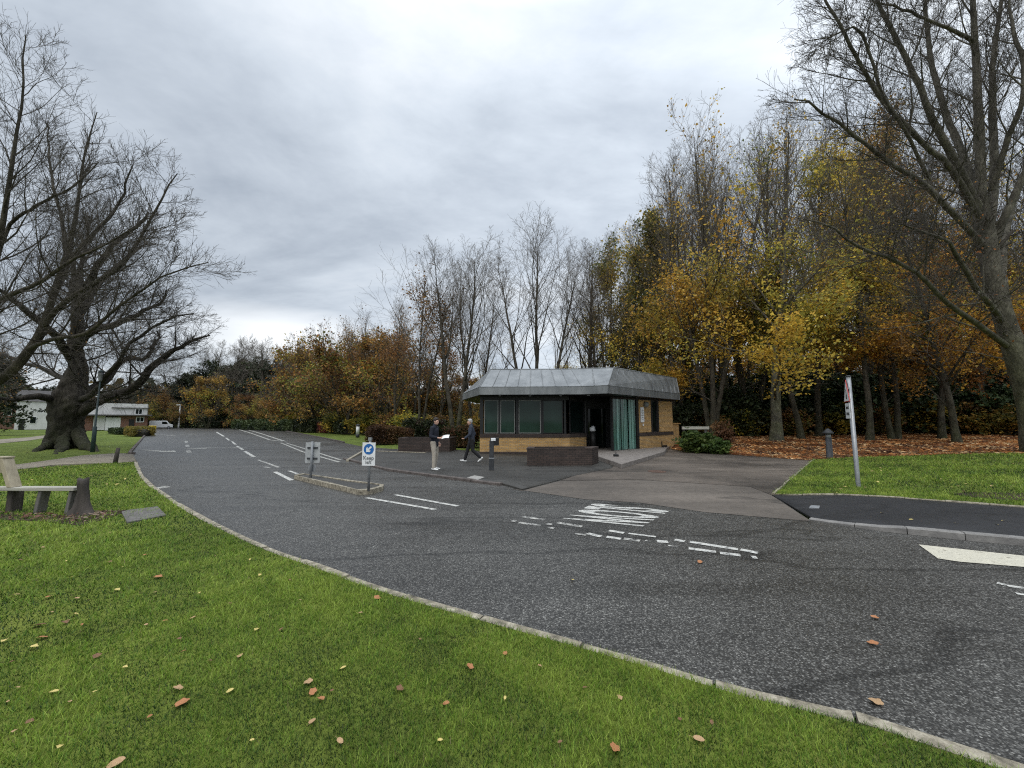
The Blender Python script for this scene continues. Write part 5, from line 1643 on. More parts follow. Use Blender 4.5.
# ------------------------------------------------------------------ the two old trees in front
def limb_batch(lines, K=14):
    """surveyed limbs: [(u, v, t, r_px), ...] each"""
    P, Rr = [], []
    for L in lines:
        pts = np.array([W(u, v, t) for u, v, t, r in L]); rad = np.array([r / 385 * t * math.cos(math.atan((u - 512) / 385)) for u, v, t, r in L])
        # Catmull-Rom, even steps
        dense, dr = [], []
        n = len(pts)
        for i in range(n - 1):
            p0, p1, p2, p3 = pts[max(i - 1, 0)], pts[i], pts[i + 1], pts[min(i + 2, n - 1)]
            for s in np.linspace(0, 1, 12, endpoint=False):
                dense.append(0.5 * (2 * p1 + (p2 - p0) * s + (2 * p0 - 5 * p1 + 4 * p2 - p3) * s ** 2 + (3 * p1 - p0 - 3 * p2 + p3) * s ** 3))
                dr.append(rad[i] + (rad[i + 1] - rad[i]) * s)
        dense.append(pts[-1]); dr.append(rad[-1])
        dense = np.array(dense); acc = np.concatenate([[0], np.cumsum(np.linalg.norm(np.diff(dense, axis=0), axis=1))])
        q = np.linspace(0, acc[-1], K)
        P.append(np.stack([np.interp(q, acc, dense[:, k]) for k in range(3)], 1)); Rr.append(np.interp(q, acc, dr))
    return Batch(np.array(P), np.array(Rr))


def old_tree(name, base, trunk, limbs, seed, bark, twig, label, l1, l2, l3, l4, ratio, knob=(0, 1), up=0.05, minr=0.006, extra_crown=None, twigs_from=0.12, ang=0.75, wob=0.06, droop=0.0, maxr=.06, la=10):
    rng = np.random.default_rng(seed)
    root = empty(name, base); tag(root, label, 'tree')
    T = limb_batch([trunk], 80); Lm = limb_batch(limbs, 18)
    # a little natural wander
    for b in (Lm,):
        n, K, _ = b.P.shape
        w = np.cumsum(rng.normal(size=(n, K, 3)) * wob, axis=1) * np.linspace(0, 1, K)[None, :, None]
        b.P = b.P + w - w[:, :1]
    V1, F1 = tubes(T, 40, rng)
    if knob[0]:
        c = np.repeat(T.P[0], 40, 0); rd = nrm(V1 - c)
        D = knobbly(V1, F1, knob[0], knob[1], rng)
        z = np.repeat(np.linspace(1, 0.12, 80), 40)
        V1 = V1 + rd * (D * z)[:, None]
    keep = lambda b, zmin=2.9: Batch(b.P[b.P[:, :, 2].min(1) > zmin], b.R[b.P[:, :, 2].min(1) > zmin], b.L[b.P[:, :, 2].min(1) > zmin])
    L1 = keep(spawn(Lm, 3, twigs_from, 0.97, ang, 0.2, ratio, 10, 0.08, up, rng, 0.45, 0.18, (1.15, -0.7), 0.010, perlen=l1, droop=droop, maxr=maxr))
    La = keep(spawn(T, la, 0.34, 0.98, 0.95, 0.3, 0.24, 12, 0.16, up, rng, 0.35, 0.2, (1.1, -0.5), 0.010, maxr=maxr))
    L2 = [spawn(b, l2, 0.1, 0.98, 0.7, 0.2, 0.45, 7, 0.09, up, rng, 0.48, 0.25, (1.15, -0.6), 0.007, droop=droop, maxr=maxr * .42) for b in (L1, La)]
    L2.append(spawn(Lm, l2 * 2, 0.55, 0.99, 0.6, 0.2, 0.16, 7, 0.09, up, rng, 0.45, 0.25, (1.1, -0.5), 0.007, maxr=maxr * .42))
    L2 = [keep(b, 2.3) for b in L2]
    L3 = [spawn(b, l3, 0.1, 0.98, 0.65, 0.2, 0.5, 5, 0.10, up * .7, rng, 0.6, 0.4, (1.1, -0.4), minr, droop=droop) for b in L2]
    L4 = [spawn(b, l4, 0.1, 0.95, 0.6, 0.2, 0.5, 3, 0.1, up * .5, rng, 0.65, 0.45, (1.1, -0.3), minr * 0.75) for b in L3] if l4 else []
    L2.append(spawn(T, 16, 0.78, 0.995, 0.55, 0.2, 0.07, 7, 0.1, 0.06, rng, 0.6, 0.3, (1.1, -0.4), 0.007))
    L3.append(spawn(L2[-1], l3, 0.1, 0.98, 0.65, 0.2, 0.5, 5, 0.10, up * .7, rng, 0.6, 0.4, (1.1, -0.4), minr))
    off = np.array(base)[None]
    V, F = merge([(V1, F1), tubes(Lm, 10, rng), tubes(L1, 7, rng), tubes(La, 7, rng)])
    np_mesh('trunk', V - off, F, bark, root, smooth=True)
    V, F = merge([tubes(b, 4, rng) for b in L2] + [tubes(b, 3, rng) for b in L3 + L4])
    np_mesh('branches', V - off, F, twig, root)
    if extra_crown:
        n, size, cols, zone = extra_crown
        pts = np.concatenate([b.P.reshape(-1, 3) for b in L2 + L3]); pts = pts[zone(pts)]
        if len(pts):
            V, F, C = leaf_cloud(pts[rng.choice(len(pts), n)], size, .25, rng, cols, clump=.8)
            np_mesh('crown', V - off, F, M_LEAF, root, C)
    return root

t = 25.0
oak_trunk = [(66, 451, t, 25.80), (66, 446, t, 22.36), (66, 436, t, 19.35), (67, 422, t, 18.06), (69, 408, t, 19.35), (71, 394, t, 18.92), (74, 380, t, 13.76), (77, 362, t, 9.03), (76, 335, t, 6.88), (80, 305, t, 5.16), (79, 275, t + .3, 3.44), (86, 245, t + .5, 2.24), (92, 215, t + .5, 1.03)]
oak_limbs = [
    [(82, 412, t, 7.02), (96, 402, t - .5, 6.24), (112, 395, t - 1, 5.85), (128, 391, t - 1.5, 5.07), (140, 380, t - 1.7, 4.68), (147, 367, t - 2, 4.29), (158, 358, t - 2.2, 3.51), (172, 349, t - 2.5, 2.73), (187, 341, t - 3, 1.95), (200, 333, t - 3, 0.78)],
    [(80, 395, t, 5.46), (95, 386, t + 1, 4.68), (108, 379, t + 1.5, 4.29), (118, 364, t + 2, 3.90), (130, 358, t + 2, 3.28), (142, 360, t + 2, 2.50), (152, 350, t + 2, 2.03), (165, 330, t + 2, 0.94)],
    [(60, 402, t, 7.02), (46, 398, t - 1, 5.46), (28, 396, t - 2, 4.68), (8, 396, t - 3, 3.90), (-16, 392, t - 4, 3.12), (-50, 380, t - 5, 1.56)],
    [(75, 350, t, 6.24), (86, 336, t - 1, 5.46), (102, 329, t - 2, 4.68), (120, 325, t - 2.5, 3.90), (140, 318, t - 3, 2.81), (160, 306, t - 3.5, 1.87), (182, 290, t - 4, 0.78)],
    [(72, 360, t, 6.24), (58, 335, t - 2, 5.07), (42, 318, t - 3, 3.90), (22, 300, t - 4, 2.73), (0, 290, t - 5, 1.56)],
    [(76, 320, t, 5.46), (92, 295, t + 1, 4.29), (112, 275, t + 2, 3.28), (130, 258, t + 3, 2.34), (150, 245, t + 3, 0.78)],
    [(77, 335, t, 4.68), (70, 300, t + 2, 3.90), (60, 270, t + 3, 2.81), (48, 240, t + 3, 1.17)],
    [(78, 300, t, 4.68), (100, 262, t - 1, 3.51), (118, 236, t - 2, 2.50), (140, 212, t - 2, 0.94)],
    [(74, 380, t, 4.68), (60, 376, t + 2, 3.90), (40, 368, t + 4, 3.12), (15, 360, t + 5, 2.34), (-15, 350, t + 6, 1.17)],
    [(80, 400, t, 4.68), (92, 392, t - 2, 3.90), (104, 372, t - 3.5, 3.12), (122, 345, t - 4.5, 2.34), (150, 322, t - 5, 1.56), (178, 312, t - 5.5, 0.78)],
    # spreading roots
    [(58, 432, t, 10.88), (50, 442, 24.3, 8.32), (41, 449, 23.2, 5.12), (33, 452.5, 21.8, 3.20), (24, 455.5, 20.6, 1.28)],
    [(74, 432, t, 9.60), (83, 444, 24.3, 6.40), (91, 449.5, 23.0, 3.20), (99, 452, 22.0, 1.28)],
    [(64, 436, 24.6, 8.96), (62, 448, 23.4, 7.04), (58, 454, 21.6, 3.84), (55, 457, 20.2, 1.28)],
]
ob = W(66, 451, t)
old_tree('oak_tree', (ob.x, ob.y, 0.0), oak_trunk, oak_limbs[:10], 21, M_BARK_DARK, M_TWIG_DARK, 'ancient bare oak with a thick gnarled trunk and wide twisted limbs on the left', 0.95, 9, 7, 4, 0.26, (0.18, 3.6), 0.05, 0.006,
         extra_crown=(900, .07, RUSSET[:3], lambda p: (p[:, 2] < 8) & (p[:, 0] < ob.x + 4)), wob=.10, ang=.85, la=22)
# the roots are part of the oak's foot
rt = limb_batch(oak_limbs[10:], 20)
V, F = tubes(rt, 10, RNG)
oakroot = [o for o in COL.objects if o.name == 'oak_tree'][0]
V = V + nrm(V - np.repeat(rt.P.reshape(-1, 3), 10, 0)) * (knobbly(V, F, .25, 5.0, RNG) * .5)[:, None]
V[:, 2] = np.maximum(V[:, 2], -.1)
np_mesh('root', V - np.array([[ob.x, ob.y, 0.0]]), F, M_BARK_DARK, oakroot, smooth=True)

t = 18.0
ash_trunk = [(-95, 468, t, 11.5), (-88, 450, t, 9.4), (-70, 425, t, 8.6), (-45, 400, t, 8.3), (-15, 386, t, 7.6), (0, 380, t, 7.0), (20, 362, t, 6.2), (40, 334, t, 5.4), (51, 303, t, 4.4), (63, 266, t, 3.4), (75, 222, t, 2.4), (84, 158, t, 1.3), (97, 112, t, .4)]
ash_limbs = [
    [(44, 326, t, 4.32), (58, 309, t - .5, 3.74), (76, 297, t - 1, 3.31), (95, 287, t - 1.3, 2.88), (122, 266, t - 1.6, 2.30), (142, 236, t - 2, 1.73), (160, 205, t - 2, 1.15), (174, 178, t - 2, 0.58)],
    [(-40, 396, t, 6.48), (-30, 350, t - 1, 5.40), (-12, 275, t - 1.5, 4.32), (0, 226, t - 2, 3.60), (11, 162, t - 2, 2.59), (20, 100, t - 2, 1.58), (27, 38, t - 2, 0.58)],
    [(-38, 390, t, 5.04), (-22, 335, t - 2, 4.32), (0, 300, t - 2.5, 3.60), (36, 284, t - 3, 2.88), (70, 262, t - 3.3, 2.16), (112, 244, t - 3.5, 1.15), (150, 228, t - 4, 0.58)],
    [(-10, 290, t - 1, 2.88), (10, 228, t - 1, 2.45), (40, 208, t - 1.5, 2.02), (66, 190, t - 2, 1.44), (88, 158, t - 2, 0.58)],
    [(52, 300, t, 3.60), (70, 262, t + 1, 3.02), (95, 232, t + 1.5, 2.30), (118, 205, t + 2, 1.73), (135, 165, t + 2, 0.58)],
    [(-5, 225, t - 2, 2.45), (-25, 165, t - 2, 1.87), (-30, 100, t - 2, 0.72)],
    [(30, 348, t, 3.60), (55, 338, t - 1.5, 2.88), (85, 332, t - 2.5, 2.30), (125, 300, t - 3, 1.58), (160, 275, t - 3.5, 1.08), (195, 262, t - 4, 0.58)],
    [(66, 255, t, 2.74), (60, 215, t + 1, 2.16), (52, 170, t + 1.5, 1.58), (50, 120, t + 2, 0.58)],
]
ab = W(-95, 468, t)
old_tree('bare_tree', (ab.x, ab.y, 0.0), ash_trunk, ash_limbs, 33, M_BARK, M_TWIG_DARK, 'bare leaning tree with long slender limbs entering from the left edge', 1.15, 9, 7, 2, 0.30, (0.03, 2.0), 0.08, 0.005, ang=.7, maxr=.04)

t = 16.0
beech_trunk = [(1046, 456, t, 29.92), (1043, 450, t, 24.64), (1039, 438, t, 21.12), (1036, 420, t, 19.36), (1031, 395, t, 17.60), (1024, 372, t, 16.28), (1012, 340, t, 12.76), (1003, 315, t, 11.88), (995, 285, t, 11.44), (989, 255, t, 11.00), (984, 225, t, 11.00), (981, 200, t, 9.68)]
beech_limbs = [
    [(982, 215, t, 6.84), (980, 167, t, 6.08), (979, 118, t, 5.47), (977, 78, t, 4.86), (973, 39, t, 3.95), (971, 0, t, 3.19), (968, -50, t, 1.98), (960, -110, t, 0.61)],
    [(990, 225, t, 6.08), (994, 182, t + .5, 5.32), (991, 125, t + 1, 4.56), (990, 80, t + 1, 3.80), (996, 30, t + 1, 3.04), (1004, -30, t + 1, 1.52)],
    [(992, 190, t, 4.56), (1006, 140, t - .5, 3.80), (1019, 104, t - 1, 3.42), (1017, 65, t - 1, 3.04), (1013, 20, t - 1, 2.28), (1016, -40, t - 1, 0.76)],
    [(982, 215, t, 6.08), (965, 182, t - .5, 5.32), (937, 131, t - 1, 4.26), (920, 91, t - 1.3, 3.65), (904, 47, t - 1.5, 3.04), (885, 0, t - 2, 2.28), (868, -50, t - 2, 0.76)],
    [(982, 206, t, 4.94), (959, 146, t + 1, 4.18), (941, 99, t + 1.5, 3.50), (931, 60, t + 2, 2.89), (928, 16, t + 2, 2.28), (935, -30, t + 2, 0.76)],
    [(984, 225, t, 4.94), (950, 168, t - 1, 3.95), (926, 147, t - 1.6, 3.42), (884, 107, t - 2.2, 2.74), (850, 57, t - 2.8, 2.05), (824, 18, t - 3, 1.52), (800, -30, t - 3, 0.61)],
    [(987, 250, t, 4.56), (940, 195, t - 1.5, 3.50), (907, 167, t - 2, 3.04), (886, 156, t - 2.5, 2.58), (858, 130, t - 3, 2.13), (824, 107, t - 3.4, 1.52), (790, 98, t - 3.6, 0.61)],
    [(1007, 346, t, 4.56), (948, 303, t - 1.5, 3.34), (923, 277, t - 2.2, 2.89), (899, 258, t - 2.8, 2.43), (863, 248, t - 3.4, 1.90), (826, 226, t - 4, 1.37), (795, 211, t - 4.4, 0.53)],
    [(974, 42, t, 3.04), (950, 28, t - .8, 2.28), (931, 20, t - 1.2, 1.90), (902, 5, t - 1.8, 1.52), (870, -15, t - 2, 0.53)],
    [(1002, 322, t, 4.56), (975, 282, t - 2, 3.50), (965, 255, t - 2.6, 3.04), (950, 232, t - 3, 2.43), (930, 215, t - 3.5, 1.52), (905, 205, t - 4, 0.61)],
    [(1006, 320, t, 5.32), (1004, 268, t + 1, 4.56), (1012, 220, t + 1.5, 3.80), (1024, 180, t + 2, 3.04), (1036, 120, t + 2, 1.52)],
    [(1018, 360, t, 6.08), (1050, 320, t - .5, 4.94), (1085, 260, t - 1, 3.80), (1120, 180, t - 1, 2.28), (1150, 100, t - 1, 0.76)],
    [(990, 250, t, 6.08), (1018, 190, t - .5, 4.56), (1050, 120, t - 1, 3.42), (1080, 40, t - 1, 2.28), (1100, -40, t - 1, 0.76)],
    [(930, 180, t - 1, 2.28), (890, 100, t - 2.6, 1.82), (868, 32, t - 3, 1.52), (842, 35, t - 3.3, 0.91), (815, 40, t - 3.6, 0.53)],
]
bb = W(1043, 452, t); bb.z = H(bb.x, bb.y)
old_tree('beech_tree', (bb.x, bb.y, bb.z), beech_trunk, beech_limbs, 45, M_BARK_PALE, M_TWIG_DARK, 'great bare beech with a thick smooth trunk and sweeping limbs at the right edge', 1.25, 9, 8, 2, 0.26, (0.04, 1.2), 0.06, 0.0048, maxr=.032, extra_crown=(350, .055, AMBER, lambda p: (p[:, 2] < 9) & (p[:, 2] > 4)), ang=.75)

# ------------------------------------------------------------------ the woods
protos = {}
protos['bare'] = [make_tree('bare_tree', 101, 18, 2, .21, fork=.13, wander=.022, limb_n=17, limb_ang=.5, limb_ratio=.40, limb_up=.13, l2=8, l3=5, limb_t0=.25, l4=2),
                  make_tree('bare_tree', 102, 18, 3, .20, fork=.20, wander=.022, limb_n=15, limb_ang=.48, limb_ratio=.42, limb_up=.14, l2=8, l3=5, limb_t0=.28, l4=2),
                  make_tree('bare_tree', 103, 18, 1, .20, wander=.02, limb_n=26, limb_ang=.6, limb_ratio=.32, limb_up=.12, l2=8, l3=6, limb_t0=.2, l4=2)]
protos['seed'] = [make_tree('bare_tree', 104, 17, 2, .18, fork=.09, limb_n=16, limb_ang=.5, limb_ratio=.30, limb_up=.10, l2=8, l3=6, limb_t0=.2, leaves=2600, leaf_cols=RUSSET, leaf_size=.12, leaf_band=(.1, .95), clump=.8),
                  make_tree('bare_tree', 105, 17, 1, .19, limb_n=24, limb_ang=.6, limb_ratio=.3, limb_up=.08, l2=8, l3=6, limb_t0=.15, leaves=3000, leaf_cols=RUSSET, leaf_size=.12, leaf_band=(.1, .9), clump=.8)]
protos['gold'] = [make_tree('maple_tree', 111, 22, 1, .33, limb_n=22, limb_ang=.55, limb_ratio=.34, limb_up=.10, l2=9, l3=6, limb_t0=.2, leaves=14000, leaf_cols=GOLD, leaf_size=.112, leaf_band=(.10, .62), low_limbs=8, bark=M_BARK_PALE, l4=1),
                  make_tree('maple_tree', 112, 22, 3, .24, fork=.13, limb_n=13, limb_ang=.5, limb_ratio=.32, limb_up=.12, l2=8, l3=6, limb_t0=.22, leaves=12000, leaf_cols=GOLD, leaf_size=.112, leaf_band=(.12, .60), low_limbs=3, l4=1),
                  make_tree('maple_tree', 113, 22, 1, .20, limb_n=20, limb_ang=.5, limb_ratio=.28, limb_up=.12, l2=8, l3=6, limb_t0=.25, leaves=8000, leaf_cols=OLIVE + GOLD + GOLD, leaf_size=.11, leaf_band=(.14, .70), l4=1)]
protos['amber'] = [make_tree('beech_tree', 121, 20, 1, .22, limb_n=22, limb_ang=.75, limb_ratio=.34, limb_up=.04, l2=7, l3=5, limb_t0=.18, leaves=11000, leaf_cols=AMBER + GOLD, leaf_size=.11, leaf_band=(.10, .58), low_limbs=8),
                   make_tree('beech_tree', 122, 20, 2, .20, fork=.07, limb_n=15, limb_ang=.6, limb_ratio=.3, limb_up=.07, l2=7, l3=5, limb_t0=.2, leaves=9000, leaf_cols=AMBER + OLIVE + GOLD, leaf_size=.11, leaf_band=(.12, .62), low_limbs=4)]
protos['tall'] = [make_tree('maple_tree', 115, 22, 1, .20, wander=.02, limb_n=20, limb_ang=.5, limb_ratio=.26, limb_up=.12, l2=7, l3=4, limb_t0=.3, leaves=6500, leaf_cols=GOLD, leaf_size=.11, leaf_band=(.25, 1.05), clump=.5)]
protos['green'] = [make_tree('alder_tree', 131, 19, 1, .22, limb_n=30, limb_ang=.6, limb_ratio=.24, limb_up=.10, l2=8, l3=6, limb_t0=.12, leaves=11000, leaf_cols=GREENY + OLIVE, leaf_size=.13, leaf_band=(.05, 1.15), clump=.7),
                   make_tree('alder_tree', 132, 19, 2, .20, fork=.07, limb_n=18, limb_ang=.5, limb_ratio=.26, limb_up=.12, l2=8, l3=6, limb_t0=.15, leaves=8000, leaf_cols=GREENY + GOLD, leaf_size=.13, leaf_band=(.05, 1.0), clump=.7)]
protos['bush'] = [make_tree('autumn_tree', 141, 12, 3, .18, fork=.35, limb_n=14, limb_ang=.7, limb_ratio=.4, limb_up=.06, l2=8, l3=6, limb_t0=.12, leaves=8500, leaf_cols=RUSSET + AMBER[:2] + OLIVE[1:3], leaf_size=.16, leaf_band=(.0, .95), clump=.6, low_limbs=4),
                  make_tree('autumn_tree', 142, 12, 2, .2, fork=.25, limb_n=16, limb_ang=.7, limb_ratio=.4, limb_up=.06, l2=8, l3=6, limb_t0=.12, leaves=7500, leaf_cols=RUSSET + RUSSET + OLIVE, leaf_size=.15, leaf_band=(.0, .9), clump=.6, low_limbs=4),
                  make_tree('autumn_tree', 143, 12, 3, .18, fork=.3, limb_n=14, limb_ang=.7, limb_ratio=.38, limb_up=.08, l2=8, l3=6, limb_t0=.12, leaves=8000, leaf_cols=AMBER[:2] + OLIVE[:3] + RUSSET, leaf_size=.16, leaf_band=(.0, .95), clump=.6, low_limbs=4)]
protos['grey'] = [make_tree('bare_tree', 151, 16, 1, .26, limb_n=20, limb_ang=.75, limb_ratio=.38, limb_up=.06, l2=9, l3=7, limb_t0=.2, twig=M_TWIG_PALE, twig_minr=.016),
                  make_tree('bare_tree', 152, 16, 2, .24, fork=.15, limb_n=15, limb_ang=.65, limb_ratio=.36, limb_up=.08, l2=9, l3=7, limb_t0=.2, twig=M_TWIG_PALE, twig_minr=.016)]
EVG = [(0.014, 0.022, 0.010), (0.022, 0.034, 0.014), (0.034, 0.046, 0.018), (0.045, 0.05, 0.02)]
protos['ever'] = [make_evergreen('evergreen_tree', 161, 16, 3.2, 15000, EVG, .26, .45), make_evergreen('evergreen_tree', 162, 15, 3.2, 14000, EVG, .26, .15, .1)]
protos['shrub'] = [make_shrub('evergreen_shrub', 171, 3.8, 2.4, 9000, DARKG, .15), make_shrub('evergreen_shrub', 172, 3.4, 2.4, 9000, DARKG + [(0.03, 0.034, 0.014)], .15)]
protos['scrub'] = [make_shrub('autumn_shrub', 181, 3.2, 2.0, 4200, RUSSET + OLIVE, .13, M_LEAF), make_shrub('autumn_shrub', 182, 3.0, 2.0, 4000, OLIVE + GOLD, .13, M_LEAF)]

rr = random.Random(3)
KIND = dict(bare='slender bare tree', seed='thin brown flecked tree', gold='golden leaved maple', amber='amber leaved beech', green='half green half yellow alder', bush='bushy russet tree', grey='pale grey bare tree', ever='dark evergreen tree', tall='tall thin maple gold to its top')

def tree_at(kind, k, u, t, top_v, label=None, group=None, sxy=1.0):
    base = W(u, 420, t); z = H(base.x, base.y)
    top = CAM_H + t * (SP + CP * (384 - top_v) / 385) - z
    pr = protos[kind][k % len(protos[kind])]
    return place(pr, (base.x, base.y, z - .03), top, rr.random() * 6.28, label, 'tree', group, sxy)

# trees one can point to
named = [
    ('gold', 0, 775, 24.5, 82, 'tall maple with a pale thick trunk and bare top right of the gatehouse'),
    ('gold', 1, 712, 27, 98, 'many stemmed golden maple rising right behind the gatehouse roof corner'),
    ('gold', 2, 800, 25.5, 108, 'maple with a dark trunk just right of the pale trunked one'),
    ('amber', 0, 955, 21.5, 150, 'amber leaved beech with leaning trunk beside the great beech'),
    ('amber', 1, 893, 25, 118, 'slim amber beech directly behind the warning sign'),
    ('gold', 2, 868, 23.5, 100, 'dark slim maple trunk just right of the warning sign pole'),
    ('amber', 0, 940, 25.5, 165, 'amber beech in the leaf litter left of the leaning one'),
    ('green', 0, 641, 33, 188, 'tall half green alder behind the right end of the gatehouse roof'),
    ('green', 1, 618, 38, 215, 'yellowing alder behind the middle of the gatehouse roof'),
    ('bare', 1, 534, 33, 205, 'bare tree with a wide vase shaped crown above the gatehouse roof'),
    ('bare', 0, 455, 31, 222, 'tall bare tree with twin stems behind the walking person'),
    ('bare', 2, 590, 38, 222, 'narrow bare tree between the vase shaped tree and the alders'),
    ('seed', 0, 421, 34, 258, 'thin brown flecked tree above the clipped brown hedge'),
    ('seed', 1, 398, 40, 285, 'brown flecked tree left of the tall twin stemmed bare tree'),
    ('bush', 0, 208, 78, 368, 'rounded orange tree behind the dark clipped hedge at the road end'),
    ('bush', 2, 345, 50, 318, 'golden bushy tree behind the white bollards'),
    ('bush', 1, 318, 58, 326, 'russet bushy tree above the long low hedge'),
    ('gold', 1, 676, 31, 160, 'orange gold maple rising over the gatehouse right end'),
]
for kd, k, u, t_, tv, lb in named: tree_at(kd, k, u, t_, tv, lb, None, 1.4 if kd == 'bare' else 1.0)
WOODS = [
    (730, 33, 104, 'gold'), (752, 31, 96, 'bare'), (792, 33, 90, 'bare'), (865, 33, 92, 'tall'), (893, 36, 96, 'bare'), (956, 36, 110, 'bare'), (818, 29, 85, 'tall'), (850, 31, 95, 'bare'), (880, 33, 104, 'gold'), (907, 30, 96, 'tall'), (922, 34, 115, 'gold'),
    (975, 28, 110, 'gold'), (1003, 29, 105, 'bare'), (1035, 26, 100, 'gold'), (1075, 25, 90, 'bare'), (1120, 24, 100, 'amber'), (705, 38, 140, 'bare'), (685, 35, 130, 'bare'), (660, 38, 190, 'bare'),
    (745, 42, 225, 'amber'), (775, 44, 220, 'gold'), (840, 43, 220, 'amber'), (900, 42, 215, 'gold'), (945, 41, 215, 'amber'), (990, 39, 210, 'amber'), (1055, 36, 200, 'gold'), (1095, 35, 190, 'bare'),
    (690, 54, 330, 'bush'), (730, 55, 325, 'bush'), (772, 56, 330, 'bush'), (815, 56, 325, 'bush'), (858, 55, 330, 'bush'), (900, 55, 322, 'bush'), (945, 53, 325, 'bush'), (990, 52, 310, 'bush'), (1040, 50, 310, 'bush'), (1100, 48, 300, 'bush')]
for i, (u, t_, tv, kd) in enumerate(WOODS):
    depth = 'front' if t_ < 34 else ('middle' if t_ < 48 else 'back')
    tree_at(kd, i, u, t_, tv, f'{KIND[kd]} in the {depth} ranks of the right hand wood', f'{KIND[kd]}s in the {depth} of the wood')
for i, (u, t_, tv, kd) in enumerate([
        (475, 38, 250, 'bare'), (608, 35, 235, 'bare'), (562, 44, 318, 'gold'), (598, 42, 285, 'gold'), (488, 40, 330, 'gold'), (440, 44, 285, 'seed'), (410, 48, 300, 'bare'),
        (655, 44, 215, 'green'), (632, 46, 245, 'gold'), (590, 52, 372, 'bush'), (545, 54, 378, 'bush'), (500, 54, 375, 'bush'), (465, 55, 368, 'bush'), (625, 50, 345, 'bush'), (655, 50, 330, 'bush')]):
    tree_at(kd, i, u, t_, tv, f'{KIND[kd]} in the belt behind the gatehouse', f'{KIND[kd]}s behind the gatehouse', 1.15 if kd == 'bare' else 1.0)
for i, (u, t_, tv, kd) in enumerate([
        (380, 46, 318, 'bush'), (362, 50, 300, 'seed'), (370, 56, 322, 'seed'), (394, 54, 335, 'bush'), (415, 54, 345, 'bush'), (442, 56, 355, 'bush'), (352, 60, 315, 'seed'), (330, 62, 322, 'bush'), (306, 66, 338, 'bush'), (292, 70, 338, 'bush'), (335, 56, 352, 'bush')]):
    tree_at(kd, i, u, t_, tv, f'{KIND[kd]} behind the bend of the lay-by', f'{KIND[kd]}s behind the lay-by', 1.05)
for i, (u, t_, tv, kd) in enumerate([
        (283, 78, 345, 'grey'), (272, 84, 356, 'ever'), (262, 80, 336, 'grey'), (246, 88, 333, 'grey'), (252, 90, 362, 'ever'), (232, 86, 335, 'grey'), (236, 92, 358, 'ever'), (220, 90, 362, 'ever'), (212, 94, 338, 'grey'), (198, 92, 346, 'grey'), (186, 88, 372, 'ever'), (174, 92, 356, 'grey'), (168, 90, 382, 'ever'), (160, 84, 380, 'bush'),
        (146, 92, 384, 'ever'), (128, 95, 372, 'grey'), (120, 96, 390, 'ever'), (96, 96, 378, 'grey'), (70, 96, 385, 'bush'), (36, 92, 385, 'ever'), (4, 80, 370, 'ever'), (-20, 78, 350, 'bush'), (-12, 44, 350, 'ever'), (-50, 50, 340, 'bush'), (-85, 54, 330, 'ever'),
        (264, 74, 388, 'bush'), (284, 72, 388, 'bush'), (246, 76, 390, 'bush'), (228, 82, 394, 'ever'), (176, 82, 398, 'bush'), (300, 74, 375, 'ever')]):
    tree_at(kd, i, u, t_, tv, f'{KIND[kd]} in the far belt past the end of the road', f'{KIND[kd]}s past the road end', 1.1)
# dark evergreen understorey of the wood and scrub under the belt
for i, (u, t_, h_) in enumerate([(690, 30, 3.6), (712, 33, 4.2), (735, 31, 4.2), (760, 34, 4.4), (785, 32, 4.2), (812, 34, 4.6), (835, 32, 4.4), (860, 34, 4.6), (885, 31, 4.2), (908, 33, 4.6), (932, 30, 4.4), (958, 31, 4.4), (985, 28, 4.0), (1012, 29, 4.2), (1045, 27, 4.2), (1080, 26, 4.0), (700, 38, 5), (748, 40, 5), (800, 40, 5), (850, 40, 5), (900, 39, 5), (950, 37, 5), (1000, 35, 5), (1060, 33, 5), (1120, 26, 4), (676, 33, 3.2)]):
    b = W(u, 420, t_)
    place(protos['shrub'][i % 2], (b.x, b.y, H(b.x, b.y)), h_ * (.72, 1.12, .9, 1.25, .8)[i % 5], rr.random() * 6.28, 'dark evergreen shrub under the trees of the right hand wood', 'shrub', 'evergreen shrubs in the wood', 1.15)
for i, (u, t_, h_) in enumerate([(500, 36, 2.6), (470, 34, 2.2), (440, 36, 2.4), (415, 38, 2.6), (390, 42, 2.8), (365, 46, 2.8), (530, 38, 2.8), (560, 40, 3.0), (590, 40, 3.0), (620, 38, 3.0), (650, 38, 3.2), (340, 52, 3), (320, 58, 3), (300, 66, 3), (706, 29, 1.9), (742, 31, 2.4), (795, 29, 2.2), (828, 31, 2.6), (878, 29, 2.4), (915, 30, 2.8), (970, 28, 2.6), (1004, 26, 2.2)]):
    b = W(u, 420, t_)
    place(protos['scrub'][i % 2], (b.x, b.y, H(b.x, b.y)), h_, rr.random() * 6.28, 'low autumn scrub growing under the trees of the wood and belt', 'shrub', 'autumn scrub in the tree belt', 1.3)

